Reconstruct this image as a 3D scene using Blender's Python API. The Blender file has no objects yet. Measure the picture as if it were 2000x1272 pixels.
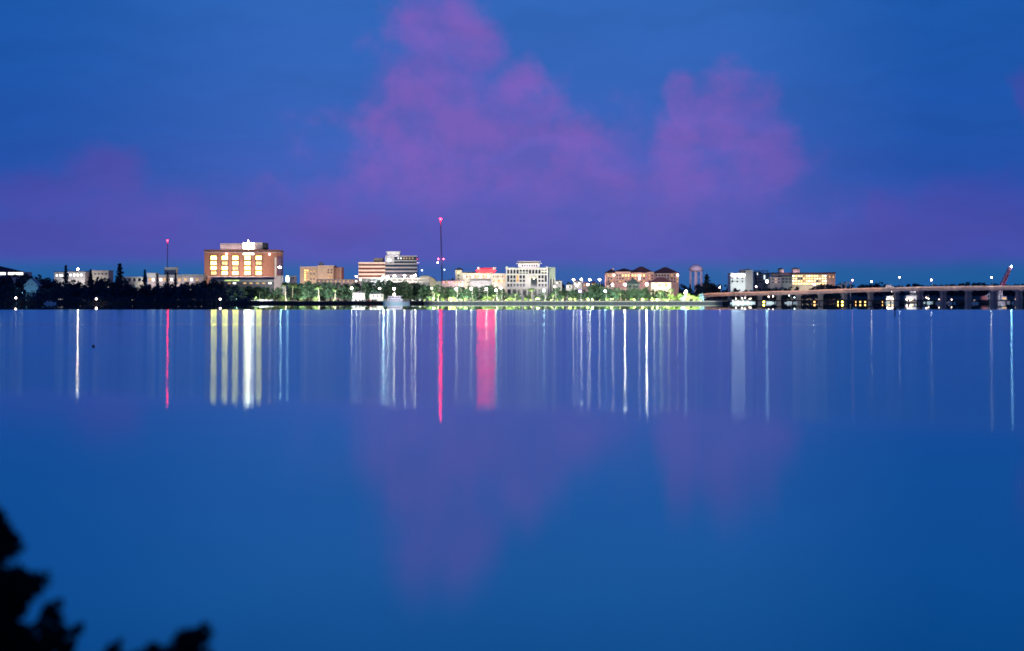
import bpy, math, random
from mathutils import Vector
random.seed(7)
H, F = 10.5, 3320.0                 # camera height above the water, metres per pixel = Y / F
GZ = 2.0                            # height of the far bank
scene = bpy.context.scene
col = scene.collection

def X(px, Y): return (px - 1000.0) / F * Y
def Z(py, Y): return H + (570.0 - py) / F * Y
def at(px, py, Y): return Vector((X(px, Y), Y, Z(py, Y)))
def lin(r, g, b):
    return tuple(((c / 255 / 12.92) if c / 255 <= .04045 else ((c / 255 + .055) / 1.055) ** 2.4) for c in (r, g, b))
def lerp(pts, x):
    if x <= pts[0][0]: return pts[0][1]
    for (a, b), (c, d) in zip(pts, pts[1:]):
        if x <= c: return b + (d - b) * (x - a) / (c - a)
    return pts[-1][1]

# ------------------------------------------------------------------ materials
MATS = {}
def new_mat(name):
    m = bpy.data.materials.new(name); m.use_nodes = True
    nt = m.node_tree; nt.nodes.clear()
    out = nt.nodes.new('ShaderNodeOutputMaterial')
    return m, nt, out
def surf(name, rgb, rough=.8, var=.18, scale=.35, metal=0., rnd=0.):
    """rough surface with blotchy, streaked procedural colour"""
    if name in MATS: return MATS[name]
    m, nt, out = new_mat(name); N = nt.nodes.new; L = nt.links.new
    b = N('ShaderNodeBsdfPrincipled'); L(b.outputs[0], out.inputs[0])
    b.inputs['Roughness'].default_value = rough; b.inputs['Metallic'].default_value = metal
    tc = N('ShaderNodeTexCoord'); mp = N('ShaderNodeMapping'); mp.inputs['Scale'].default_value = (1, 1, .45)
    L(tc.outputs['Object'], mp.inputs[0])
    n = N('ShaderNodeTexNoise'); n.inputs['Scale'].default_value = scale; n.inputs['Detail'].default_value = 5
    n.inputs['Roughness'].default_value = .65
    L(mp.outputs[0], n.inputs['Vector'])
    mr = N('ShaderNodeMapRange'); mr.inputs[1].default_value = .3; mr.inputs[2].default_value = .7
    mr.inputs[3].default_value = 1 - var; mr.inputs[4].default_value = 1 + var
    L(n.outputs[0], mr.inputs[0])
    fac = mr.outputs[0]
    if rnd:
        oi = N('ShaderNodeObjectInfo'); r2 = N('ShaderNodeMapRange')
        r2.inputs[3].default_value = 1 - rnd; r2.inputs[4].default_value = 1 + rnd
        L(oi.outputs['Random'], r2.inputs[0])
        mu = N('ShaderNodeMath'); mu.operation = 'MULTIPLY'; L(fac, mu.inputs[0]); L(r2.outputs[0], mu.inputs[1]); fac = mu.outputs[0]
    v = N('ShaderNodeVectorMath'); v.operation = 'SCALE'; v.inputs[0].default_value = rgb
    L(fac, v.inputs['Scale']); L(v.outputs[0], b.inputs['Base Color'])
    MATS[name] = m; return m
def glow(name, rgb, strength, var=0., scale=.6, sampled=True):
    """lit lamp glass, lit window or lit sign"""
    if name in MATS: return MATS[name]
    m, nt, out = new_mat(name); N = nt.nodes.new; L = nt.links.new
    e = N('ShaderNodeEmission'); e.inputs[0].default_value = (*rgb, 1); e.inputs[1].default_value = strength
    if var:
        tc = N('ShaderNodeTexCoord'); n = N('ShaderNodeTexNoise'); n.inputs['Scale'].default_value = scale; n.inputs['Detail'].default_value = 2
        L(tc.outputs['Object'], n.inputs['Vector'])
        mr = N('ShaderNodeMapRange'); mr.inputs[1].default_value = .3; mr.inputs[2].default_value = .7
        mr.inputs[3].default_value = strength * (1 - var); mr.inputs[4].default_value = strength * (1 + var)
        L(n.outputs[0], mr.inputs[0]); L(mr.outputs[0], e.inputs[1])
    L(e.outputs[0], out.inputs[0])
    m.cycles.emission_sampling = 'FRONT' if (sampled and strength >= 9) else 'NONE'
    MATS[name] = m; return m
def glass_mat(name, rgb, rough=.15):
    return surf(name, rgb, rough, .25, .5)

brick = surf('brick', (.36, .15, .10), .85, .14, .5)
brick_dark = surf('brick_dark', (.20, .085, .065), .85, .2, .5)
tan = surf('tan_render', (.40, .31, .24), .85, .15, .4)
white_w = surf('white_render', (.62, .60, .58), .8, .12, .3)
cream = surf('cream_render', (.60, .54, .44), .8, .14, .3)
salmon = surf('salmon_render', (.44, .27, .25), .85, .16, .35)
grey_c = surf('grey_concrete', (.34, .34, .35), .9, .18, .25)
grey_d = surf('dark_concrete', (.14, .14, .16), .9, .2, .25)
pinkish = surf('pink_concrete', (.50, .40, .40), .85, .12, .3)
teal_w = surf('teal_boards', (.25, .42, .5), .8, .12, .5)
maroon = surf('maroon_tiles', (.085, .028, .055), .8, .25, .6)
roof_d = surf('dark_roofing', (.06, .06, .08), .8, .2, .4)
roof_t = surf('green_roofing', (.05, .09, .1), .7, .2, .4)
steel = surf('painted_steel', (.17, .13, .19), .5, .2, .8, .3)
steel_l = surf('galvanised_steel', (.42, .42, .44), .5, .15, .8, .4)
red_st = surf('red_steel', (.25, .05, .07), .6, .2, .8)
pale_st = surf('pale_steel', (.55, .50, .58), .6, .12, .2)
dglass = glass_mat('dark_glass', (.012, .016, .03))
bglass = glass_mat('blue_glass', (.03, .05, .08))
boat_w = surf('boat_gelcoat', (.70, .68, .70), .35, .08, .6)
rubber = surf('rubber', (.02, .02, .02), .8)
bark = surf('bark', (.10, .08, .065), .95, .3, 1.2)
palm_bark = surf('palm_bark', (.22, .19, .15), .95, .25, 1.2)
leaf_m = surf('foliage', (.045, .095, .06), .7, .45, .5, 0, .3)
leaf_d = surf('foliage_dusk', (.022, .05, .085), .8, .45, .5, 0, .35)  # dusk haze put into the leaf colour as extra blue
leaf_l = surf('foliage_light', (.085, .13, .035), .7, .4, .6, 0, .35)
palm_l = surf('palm_foliage', (.07, .12, .04), .6, .35, .7, 0, .2)
leaf_silhouette = surf('foliage_silhouette', (.006, .008, .006), .95, .4, 4.)  # silhouette darkness put into the colour of leaves and trunk
grass_m = surf('grass', (.07, .11, .035), .95, .4, .08)
soil = surf('soil', (.05, .05, .045), .95, .3, .05)
path_m = surf('pale_paving', (.55, .53, .48), .9, .15, .3)
stone = surf('seawall_stone', (.16, .16, .17), .9, .3, .5)
asphalt = surf('asphalt', (.06, .06, .06), .9, .2, .1)
wood = surf('dock_timber', (.10, .08, .07), .9, .3, .8)

# ------------------------------------------------------------------ mesh builder
class MB:
    def __init__(s): s.v = []; s.f = []
    def add(s, vs, fs):
        o = len(s.v); s.v += [tuple(p) for p in vs]; s.f += [tuple(i + o for i in f) for f in fs]; return s
    def box(s, x0, x1, y0, y1, z0, z1):
        if x0 > x1: x0, x1 = x1, x0
        if z0 > z1: z0, z1 = z1, z0
        return s.add([(x0,y0,z0),(x1,y0,z0),(x1,y1,z0),(x0,y1,z0),(x0,y0,z1),(x1,y0,z1),(x1,y1,z1),(x0,y1,z1)],
                     [(0,3,2,1),(4,5,6,7),(0,1,5,4),(1,2,6,5),(2,3,7,6),(3,0,4,7)])
    def pbox(s, x0, x1, t, b, Y, D, ground=None):
        """block whose front at distance Y covers the given bearing / height range"""
        return s.box(X(x0, Y), X(x1, Y), Y, Y + D, GZ - .6 if b is None else Z(b, Y), Z(t, Y))
    def prism(s, poly, y0, y1):
        n = len(poly)
        return s.add([(x, y0, z) for x, z in poly] + [(x, y1, z) for x, z in poly],
                     [tuple(range(n)), tuple(range(2*n-1, n-1, -1))] + [(i, i+n, (i+1) % n + n, (i+1) % n) for i in range(n)])
    def tube(s, p, q, r0, r1=None, n=6):
        p, q = Vector(p), Vector(q); r1 = r0 if r1 is None else r1
        d = (q - p).normalized(); a = d.orthogonal().normalized(); b = d.cross(a)
        vs = []
        for c, r in ((p, r0), (q, r1)):
            for i in range(n):
                t = 2*math.pi*i/n; vs.append(c + a*(r*math.cos(t)) + b*(r*math.sin(t)))
        return s.add(vs, [(i, (i+1) % n, (i+1) % n + n, i+n) for i in range(n)] + [tuple(range(n-1, -1, -1)), tuple(range(n, 2*n))])
    def lathe(s, c, prof, n=20):
        vs = []; fs = []
        for r, z in prof:
            for i in range(n):
                t = 2*math.pi*i/n; vs.append((c[0]+r*math.cos(t), c[1]+r*math.sin(t), c[2]+z))
        for k in range(len(prof)-1):
            for i in range(n):
                j = (i+1) % n; fs.append((k*n+i, k*n+j, (k+1)*n+j, (k+1)*n+i))
        return s.add(vs, fs)
    def ball(s, c, r, n=10, m=6, sz=1.):
        return s.lathe(c, [(max(.001, r*math.sin(math.pi*k/m)), -r*sz*math.cos(math.pi*k/m)) for k in range(m+1)], n)
    def hip(s, x0, x1, y0, y1, z0, h, over=.6, ridge=.5):
        x0 -= over; x1 += over; y0 -= over; y1 += over; w = x1-x0; d = y1-y0
        i = min(w*.5*ridge + .01, d*.5) if w > d else w*.5*.98; j = d*.5
        if w <= d: i = w*.5*.9; j = d*.5*ridge
        return s.add([(x0,y0,z0),(x1,y0,z0),(x1,y1,z0),(x0,y1,z0),(x0+i,y0+j*.98,z0+h),(x1-i,y0+j*.98,z0+h),(x1-i,y1-j*.98,z0+h),(x0+i,y1-j*.98,z0+h)],
                     [(0,3,2,1),(4,5,6,7),(0,1,5,4),(1,2,6,5),(2,3,7,6),(3,0,4,7)])
    def card(s, c, r, asp=1.):
        a = Vector((random.gauss(0,1), random.gauss(0,1), random.gauss(0,1))).normalized(); b = a.orthogonal().normalized()
        b.rotate(__import__('mathutils').Quaternion(a, random.uniform(0, 6.28))); e = a.cross(b); c = Vector(c)
        return s.add([c-b*r, c+e*r*asp*.6, c+b*r, c-e*r*asp*.6], [(0,1,2,3)])
    def build(s, name, mat, parent=None, label=None, shade=False):
        me = bpy.data.meshes.new(name)
        o = Vector((0,0,0))
        p = parent
        while p is not None: o = o + Vector(p.location); p = p.parent
        me.from_pydata([(x-o.x, y-o.y, z-o.z) for x, y, z in s.v], [], s.f); me.update()
        if mat: me.materials.append(mat)
        if shade:
            for f in me.polygons: f.use_smooth = True
        ob = bpy.data.objects.new(name, me); col.objects.link(ob)
        if parent is not None: ob.parent = parent
        if label: ob['label'] = label
        return ob

def tag(o, label, cat, group=None):
    o['label'] = label; o['category'] = cat
    if group: o['group'] = group
    return o
def thing(name, loc, label, cat, group=None):
    e = bpy.data.objects.new(name, None); e.location = loc; e.empty_display_size = .5; col.objects.link(e)
    return tag(e, label, cat, group)
def struct(o): o['kind'] = 'structure'; return o
def bldg(name, px, Y, label, cat='building', group=None):
    return thing(name, (X(px, Y), Y, GZ), label, cat, group)
def win(parent, x0, x1, t, b, Y, pane, frame=white_w, bars=0, arch=False):
    """one window: a frame standing proud of the wall and its pane"""
    xa, xb, za, zb = X(x0, Y), X(x1, Y), Z(b, Y), Z(t, Y)
    fw = min(.22, (xb-xa)*.12)
    def outline(g):
        if not arch: return [(xa-g, za-g), (xb+g, za-g), (xb+g, zb+g), (xa-g, zb+g)]
        r = (xb-xa)/2; c = (xa+xb)/2
        return [(xa-g, za-g), (xb+g, za-g)] + [(c + (r+g)*math.cos(k*math.pi/8), zb - r + (r+g)*math.sin(k*math.pi/8)) for k in range(9)]
    m = MB().prism(outline(fw), Y - .14, Y + .1)
    w = m.build('window', frame, parent)
    p = MB(); p.prism(outline(-fw*.3), Y - .19, Y - .145)
    p.build('pane', pane, w)
    if bars:
        g = MB(); g.box((xa+xb)/2-.09, (xa+xb)/2+.09, Y-.24, Y-.195, za, zb); g.box(xa, (xa+xb)/2-.092, Y-.24, Y-.195, (za+zb)/2-.07, (za+zb)/2+.07)
        g.box((xa+xb)/2+.092, xb, Y-.24, Y-.195, (za+zb)/2-.07, (za+zb)/2+.07)
        g.build('glazing_bar', steel, w)
    return w
def block(parent, name, mat, x0, x1, t, b, Y, D, label=None):
    return MB().pbox(x0, x1, t, b, Y, D).build(name, mat, parent, label)
def bulb(parent, px, py, Y, rgb, L, r=.42, name='lamp_glass'):
    L *= 1.7; r *= 1.42
    k = 'lamp_%d_%d_%d_%g' % (int(rgb[0]*99), int(rgb[1]*99), int(rgb[2]*99), L)
    return MB().ball(at(px, py, Y), r, 8, 6).build(name, glow(k, rgb, L), parent)
def area_light(name, loc, target, sx, sy, power, rgb):
    l = bpy.data.lights.new(name, 'AREA'); l.shape = 'RECTANGLE'; l.size = sx; l.size_y = sy; l.energy = power; l.color = rgb
    o = bpy.data.objects.new(name, l); col.objects.link(o); o.location = loc
    o.rotation_euler = (Vector(target) - Vector(loc)).to_track_quat('-Z', 'Y').to_euler()
    return o
def flood(x0, x1, t, b, Y, power, rgb, dist=26., h=5.):
    """a row of floodlights on the ground washing one facade"""
    xc, w = X((x0+x1)/2, Y), X(x1, Y) - X(x0, Y)
    return area_light('floodlight', (xc, Y - dist, GZ + h), (xc, Y, Z((t+b)/2, Y)), max(4, w*.8), 1.5, power, rgb)
W_ = (1.35, .95, .78); C_ = (.72, .9, 1.); O_ = (1., .62, .42); YG = (1., .95, .55); P_ = (.45, .25, 1.); R_ = (1., .0015, .003); PK = (1., .68, .60)

# ------------------------------------------------------------------ sky
wd = bpy.data.worlds.new('World'); scene.world = wd; wd.use_nodes = True
nt = wd.node_tree; nt.nodes.clear(); N = nt.nodes.new; Lk = nt.links.new
def M(op, a, b=None, c=None, clamp=False):
    n = N('ShaderNodeMath'); n.operation = op; n.use_clamp = clamp
    for i, v in enumerate((a, b, c)):
        if v is None: continue
        if isinstance(v, (int, float)): n.inputs[i].default_value = v
        else: Lk(v, n.inputs[i])
    return n.outputs[0]
def MRn(v, a, b, c=0., d=1., smooth=True):
    n = N('ShaderNodeMapRange'); n.interpolation_type = 'SMOOTHSTEP' if smooth else 'LINEAR'
    Lk(v, n.inputs[0])
    for i, q in enumerate((a, b, c, d)): n.inputs[i+1].default_value = q
    return n.outputs[0]
def MIX(f, a, b):
    n = N('ShaderNodeMix'); n.data_type = 'RGBA'
    if isinstance(f, (int, float)): n.inputs[0].default_value = f
    else: Lk(f, n.inputs[0])
    for i, q in ((6, a), (7, b)):
        if isinstance(q, tuple): n.inputs[i].default_value = (*q, 1)
        else: Lk(q, n.inputs[i])
    return n.outputs[2]
tc = N('ShaderNodeTexCoord'); sp = N('ShaderNodeSeparateXYZ'); Lk(tc.outputs['Generated'], sp.inputs[0])
az = M('MULTIPLY', M('ARCTAN2', sp.outputs[0], sp.outputs[1]), F)       # azimuth and elevation in 1/F radians
el = M('MULTIPLY', M('ARCSINE', sp.outputs[2]), F)
def sky_pt(px, py):
    a = math.atan((px-1000)/F); e = math.atan((570-py)/F*math.cos(a)); return a*F, e*F
cmb = N('ShaderNodeCombineXYZ'); Lk(az, cmb.inputs[0]); Lk(el, cmb.inputs[1])
def noise(scale, detail, off, rough=.55):
    mp = N('ShaderNodeMapping'); mp.inputs['Location'].default_value = off; mp.inputs['Scale'].default_value = (scale,)*3
    Lk(cmb.outputs[0], mp.inputs[0])
    n = N('ShaderNodeTexNoise'); n.inputs['Scale'].default_value = 1; n.inputs['Detail'].default_value = detail; n.inputs['Roughness'].default_value = rough
    Lk(mp.outputs[0], n.inputs['Vector']); return n
wn = noise(1/130, 3.5, (3.1, 1.7, .3)); wv = N('ShaderNodeVectorMath'); wv.operation = 'SUBTRACT'; Lk(wn.outputs[1], wv.inputs[0]); wv.inputs[1].default_value = (.5, .5, .5)
ws = N('ShaderNodeVectorMath'); ws.operation = 'MULTIPLY_ADD'; Lk(wv.outputs[0], ws.inputs[0]); ws.inputs[1].default_value = (120, 110, 0); Lk(cmb.outputs[0], ws.inputs[2])
def blobs(lst):
    acc = None
    for px, py, rx, ry, k in lst:
        a, e = sky_pt(px, py)
        s = N('ShaderNodeVectorMath'); s.operation = 'SUBTRACT'; Lk(ws.outputs[0], s.inputs[0]); s.inputs[1].default_value = (a, e, 0)
        m = N('ShaderNodeVectorMath'); m.operation = 'MULTIPLY'; Lk(s.outputs[0], m.inputs[0]); m.inputs[1].default_value = (1/rx, 1/ry, 0)
        l = N('ShaderNodeVectorMath'); l.operation = 'LENGTH'; Lk(m.outputs[0], l.inputs[0])
        f = M('MULTIPLY_ADD', l.outputs['Value'], -k, k)
        acc = f if acc is None else M('SMOOTH_MAX', acc, f, .12)
    return acc
main = blobs([(850, 60, 118, 105, 1), (845, 170, 150, 120, 1), (930, 90, 65, 80, .9), (860, 300, 190, 170, 1), (1000, 240, 120, 130, 1), (1060, 330, 150, 140, 1),
              (1170, 350, 130, 125, .95), (950, 420, 270, 110, .8), (1240, 430, 200, 90, .7), (1250, 390, 130, 130, .62), (1080, 410, 560, 190, .34), (1340, 230, 55, 95, .8), (1430, 250, 130, 125, 1), (1470, 300, 110, 110, 1), (1300, 330, 85, 110, .9), (1390, 390, 150, 100, .85), (1500, 270, 80, 80, .8)])
faint = blobs([(190, 345, 110, 80, 1), (90, 380, 150, 80, .8), (250, 430, 220, 90, .7), (60, 470, 220, 60, .8), (1750, 430, 90, 80, .8), (1900, 420, 160, 100, 1), (1995, 190, 45, 60, 1), (1830, 480, 260, 60, .8), (640, 440, 220, 110, .5)])
dn = noise(1/95, 6, (0, 0, 2.2), .55)
dens = M('ADD', main, M('MULTIPLY_ADD', dn.outputs[0], .72, -.37))
densf = M('ADD', faint, M('MULTIPLY_ADD', dn.outputs[0], .5, -.25))
cl = MRn(dens, -.10, .46); clf = MRn(densf, -.05, .6)
shade = MRn(dn.outputs[0], .35, .68)
cr = N('ShaderNodeValToRGB'); cr.color_ramp.interpolation = 'EASE'
stops = [(e/950., c) for e, c in ((0, (50, 100, 170)), (30, (60, 98, 173)), (70, (86, 90, 182)), (110, (87, 91, 184)), (170, (80, 95, 188)), (240, (66, 98, 189)), (330, (57, 101, 189)), (450, (52, 103, 189)), (570, (50, 104, 188)), (650, (40, 98, 178)), (950, (14, 66, 136)))]
e_ = cr.color_ramp.elements
while len(e_) > 1: e_.remove(e_[0])
e_[0].position = 0; e_[0].color = (*lin(*stops[0][1]), 1)
for p, c in stops[1:]:
    q = e_.new(p); q.color = (*lin(*c), 1)
Lk(MRn(el, 0, 950, 0, 1, False), cr.inputs[0])
base = cr.outputs[0]
# teal light near the horizon, away from the middle
hz = M('MULTIPLY', MRn(el, 26, 78, 1, 0), MRn(M('ABSOLUTE', M('ADD', az, 60)), 150, 600, .38, .95))
base = MIX(hz, base, lin(42, 104, 168))
ccol = MIX(shade, lin(102, 96, 190), lin(130, 97, 191))
ccol = MIX(MRn(el, 40, 300, 0, 1), lin(94, 93, 187), ccol)
skyc = MIX(M('MULTIPLY', cl, MRn(el, 40, 220, .4, .88)), base, ccol)
skyc = MIX(M('MULTIPLY', clf, MRn(el, 30, 120, .1, .6)), skyc, MIX(MRn(el, 60, 260, 0, 1), lin(96, 84, 180), lin(126, 86, 182)))
edge_f = M('MULTIPLY', M('ADD', MRn(az, 300, 920, 0, 1.1), MRn(az, -330, -1000, 0, .95)), MRn(el, 60, 260, .5, 1.))      # the glow fades, red first, away from the middle
tint = MIX(edge_f, (.94, .985, 1.), (.25, .68, .82))
sc = N('ShaderNodeVectorMath'); sc.operation = 'MULTIPLY'; Lk(skyc, sc.inputs[0]); Lk(tint, sc.inputs[1])
# the physical twilight sky, faint, under the afterglow
SUN_EL, SUN_AZ = math.radians(2.0), math.radians(205)
ns = N('ShaderNodeTexSky'); ns.sky_type = 'NISHITA'; ns.sun_disc = False; ns.sun_elevation = SUN_EL; ns.sun_rotation = SUN_AZ
b1 = N('ShaderNodeBackground'); Lk(sc.outputs[0], b1.inputs[0])
mpw = N('ShaderNodeMapping'); mpw.inputs['Scale'].default_value = (1/420, 1/70, 1); mpw.inputs['Rotation'].default_value = (0, 0, .22); Lk(ws.outputs[0], mpw.inputs[0])
wsp = N('ShaderNodeTexNoise'); wsp.inputs['Scale'].default_value = 1; wsp.inputs['Detail'].default_value = 5; Lk(mpw.outputs[0], wsp.inputs['Vector'])
Lk(MRn(wsp.outputs[0], .3, .7, .91, 1.0), b1.inputs[1])      # thin streaks of haze
b2 = N('ShaderNodeBackground'); Lk(ns.outputs[0], b2.inputs[0]); b2.inputs[1].default_value = .002
ad = N('ShaderNodeAddShader'); Lk(b1.outputs[0], ad.inputs[0]); Lk(b2.outputs[0], ad.inputs[1])
wo = N('ShaderNodeOutputWorld'); Lk(ad.outputs[0], wo.inputs[0])

# ------------------------------------------------------------------ water and land
wm, nt, out = new_mat('river_water'); N = nt.nodes.new; Lk = nt.links.new
geo = N('ShaderNodeNewGeometry'); sp = N('ShaderNodeSeparateXYZ'); Lk(geo.outputs['Position'], sp.inputs[0])
px_, py_ = sp.outputs[0], sp.outputs[1]
mp = N('ShaderNodeMapping'); mp.inputs['Scale'].default_value = (.006, .035, 1); Lk(geo.outputs['Position'], mp.inputs[0])
wnz = N('ShaderNodeTexNoise'); wnz.inputs['Scale'].default_value = 1; wnz.inputs['Detail'].default_value = 4; Lk(mp.outputs[0], wnz.inputs['Vector'])
mp2 = N('ShaderNodeMapping'); mp2.inputs['Scale'].default_value = (.004, .012, 1); mp2.inputs['Location'].default_value = (5, 2, 0); Lk(geo.outputs['Position'], mp2.inputs[0])
wn2 = N('ShaderNodeTexNoise'); wn2.inputs['Scale'].default_value = 1; wn2.inputs['Detail'].default_value = 3; Lk(mp2.outputs[0], wn2.inputs['Vector'])
WATER = dict(calm=.012, band=.132, near=.050)
edge = M('ADD', M('ADD', py_, M('MULTIPLY', px_, .56)), M('MULTIPLY_ADD', wnz.outputs[0], 20, -10))   # ruffled band ends along a slanting line
f1 = MRn(edge, 126, 176)
rb = M('MULTIPLY_ADD', wn2.outputs[0], .04, WATER['band'] - .02)
slick = M('MULTIPLY', MRn(M('ADD', py_, M('MULTIPLY_ADD', wnz.outputs[0], 30, -15)), 528, 540), MRn(M('ADD', py_, M('MULTIPLY_ADD', wnz.outputs[0], 30, -15)), 545, 560, 1, 0))   # a calmer slick across the ruffled band
rb = M('MULTIPLY', rb, M('MULTIPLY_ADD', slick, -.22, 1.))
r1 = N('ShaderNodeMix'); Lk(f1, r1.inputs[0]); Lk(M('MULTIPLY_ADD', wn2.outputs[0], .05, WATER['near'] - .025), r1.inputs[2]); Lk(rb, r1.inputs[3])
f2 = MRn(M('ADD', py_, M('MULTIPLY_ADD', wnz.outputs[0], 16, -8)), 985, 1003)
r2 = N('ShaderNodeMix'); Lk(f2, r2.inputs[0]); Lk(r1.outputs[0], r2.inputs[2]); r2.inputs[3].default_value = WATER['calm']
gl = N('ShaderNodeBsdfGlossy'); gl.distribution = 'BECKMANN'; gl.inputs['Anisotropy'].default_value = .6; tg = N('ShaderNodeCombineXYZ'); tg.inputs[0].default_value = 1.; Lk(tg.outputs[0], gl.inputs['Tangent']); Lk(r2.outputs[0], gl.inputs['Roughness']); Lk(MIX(f2, MIX(f1, (.57, 1., .93), (.66, 1., .95)), (.94, 1., .98)), gl.inputs['Color'])
mp3 = N('ShaderNodeMapping'); mp3.inputs['Scale'].default_value = (.22, .30, 1); Lk(geo.outputs['Position'], mp3.inputs[0])
wn3 = N('ShaderNodeTexNoise'); wn3.inputs['Scale'].default_value = 1; wn3.inputs['Detail'].default_value = 2; Lk(mp3.outputs[0], wn3.inputs['Vector'])
nrm = N('ShaderNodeCombineXYZ'); Lk(M('MULTIPLY_ADD', wn3.outputs[0], .016, -.008), nrm.inputs[0]); nrm.inputs[2].default_value = 1.
nn_ = N('ShaderNodeVectorMath'); nn_.operation = 'NORMALIZE'; Lk(nrm.outputs[0], nn_.inputs[0]); Lk(nn_.outputs[0], gl.inputs['Normal'])    # wavelets that make the streaks waver
df = N('ShaderNodeBsdfDiffuse'); df.inputs[0].default_value = (.02, .85, .80, 1)
fr = N('ShaderNodeFresnel'); fr.inputs[0].default_value = 1.38
mx = N('ShaderNodeMixShader'); Lk(M('ADD', M('MULTIPLY_ADD', fr.outputs[0], .8, .19), M('MULTIPLY', wn2.outputs[0], .10)), mx.inputs[0]); Lk(df.outputs[0], mx.inputs[1]); Lk(gl.outputs[0], mx.inputs[2])
Lk(mx.outputs[0], out.inputs[0])
struct(MB().add([(-9000, 30, 0), (9000, 30, 0), (9000, 16000, 0), (-9000, 16000, 0)], [(0,1,2,3)]).build('water', wm))
# far bank: one sheet with the river running on under the bridge at the right
SH = [(-9000, 1506), (-450, 1504), (-330, 1499), (-250, 1506), (-165, 1500), (-80, 1500.6), (192, 1500.6), (196, 1560), (230, 1700), (420, 1780), (9000, 1800)]
g = MB(); n = len(SH)
g.add([(x, y, GZ) for x, y in SH] + [(x, 15000, GZ) for x, y in SH] + [(x, y - .5, -.8) for x, y in SH],
      [(i, i+1, i+1+n, i+n) for i in range(n-1)] + [(i+2*n, i+1+2*n, i+1, i) for i in range(n-1)])
struct(g.build('ground', soil))
struct(MB().box(X(829, 1500), X(1411, 1500), 1505.5, 1540, GZ - .1, GZ + .02).build('lawn', grass_m))
struct(MB().box(X(829, 1500), X(1411, 1500), 1500.8, 1505.3, GZ - .1, GZ + .05).build('path', path_m))
struct(MB().box(X(478, 1540), X(826, 1540), 1522, 1546, GZ - .1, GZ + .03).build('pavement', asphalt))
struct(MB().add([(-300, -200, 1), (300, -200, 1), (300, 34, 1), (-300, 34, 1), (300, 40, -.5), (-300, 40, -.5)], [(0,1,2,3), (3,2,4,5)]).build('near_bank', soil))
sw = thing('seawall', (0, 1500, 0), 'long low dark stone seawall with pale cap along the lit esplanade', 'seawall')
MB().box(X(828, 1500), X(1411, 1500), 1499.6, 1500.6, -1, 1.55).build('wall', stone, sw)
MB().box(X(827.6, 1500), X(1411.4, 1500), 1499.4, 1500.78, 1.56, GZ + .3).build('cap', path_m, sw)

# ------------------------------------------------------------------ vegetation kinds
def crown_mesh(name, kind, seed):
    random.seed(seed); m = MB()
    if kind == 'broad':
        lobes = []
        for i in range(20):
            t = random.uniform(0, 6.28); r = random.uniform(.3, 3.1)
            lobes.append((r*math.cos(t), r*math.sin(t), random.uniform(2.4, 8.4) - r*.35, random.uniform(.9, 1.7)))
        lobes.append((0, 0, 8.6, 1.2))
        for x, y, z, r in lobes:
            for k in range(30):
                d = Vector((random.gauss(0,1), random.gauss(0,1), random.gauss(0,.8))).normalized()*r*random.uniform(.45, 1.08)
                m.card((x+d.x, y+d.y, z+d.z), random.uniform(.3, .75))
    elif kind == 'pine':
        for k in range(430):
            h = random.random()**.8; z = 1.2 + h*8.8
            r = (1.25*(1-h)**.75 + .07)*(.75+.35*math.sin(z*5.2))*random.uniform(.25, 1.1); t = random.uniform(0, 6.28)
            m.card((r*math.cos(t), r*math.sin(t), z), random.uniform(.18, .45), .8)
    elif kind == 'bush':
        for i in range(9):
            t = random.uniform(0, 6.28); q = random.uniform(0, 3.6); z0 = random.uniform(2.5, 7.); r = random.uniform(1.8, 3.)
            for k in range(22):
                d = Vector((random.gauss(0,1), random.gauss(0,1), random.gauss(0,1))).normalized()*r*random.uniform(.4, 1.05)
                m.card((q*math.cos(t)+d.x, q*math.sin(t)+d.y, max(.2, z0+d.z)), random.uniform(.6, 1.2))
    elif kind == 'palm':
        for k in range(22):
            t = k*2.399 + random.uniform(-.2, .2); up = random.uniform(-.35, 1.1); Ln = random.uniform(2.2, 3.); pts = []
            p = Vector((0, 0, 8.7)); d = Vector((math.cos(t), math.sin(t), up)).normalized()
            for i in range(7):
                pts.append(p.copy()); p = p + d*(Ln/6); d = (d + Vector((0, 0, -.26))).normalized()
            side = Vector((-math.sin(t), math.cos(t), 0))
            for i in range(6):
                w0, w1 = (.42*math.sin(math.pi*(i+.6)/7.2), .42*math.sin(math.pi*(i+1.6)/7.2))
                dr = Vector((0, 0, -.22))
                m.add([pts[i], pts[i+1], pts[i+1]+side*w1+dr, pts[i]+side*w0+dr], [(0,1,2,3)])
                m.add([pts[i], pts[i+1], pts[i+1]-side*w1+dr, pts[i]-side*w0+dr], [(3,2,1,0)])
    me = bpy.data.meshes.new(name); me.from_pydata(m.v, [], m.f); me.update(); return me
def trunk_mesh(name, kind, seed):
    random.seed(seed+100); m = MB()
    if kind == 'broad':
        m.tube((0,0,-.3), (.1,0,2.6), .38, .26); m.tube((.1,0,2.6), (-.2,.2,7), .24, .06, 5)
        for i in range(5):
            t = i*1.256+random.uniform(-.3,.3); m.tube((.05,0,2.2+i*.35), (2.1*math.cos(t), 2.1*math.sin(t), 4.6+i*.5), .16, .04, 5)
    elif kind == 'pine':
        m.tube((0,0,-.3), (0,0,9.6), .22, .03)
    elif kind == 'bush':
        for i in range(4):
            t = i*1.57; m.tube((.3*math.cos(t), .3*math.sin(t), -.3), (2*math.cos(t), 2*math.sin(t), 4.2), .3, .08, 5)
    else:
        a = Vector((.5, 0, -.3))
        for i in range(5):
            b = Vector((.5*(1-(i+1)/5)**2, 0, -.3 + 9*(i+1)/5)); m.tube(a, b, .2-.02*i, .19-.02*i, 7); a = b
    me = bpy.data.meshes.new(name); me.from_pydata(m.v, [], m.f); me.update(); return me
KIND = {}
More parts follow.
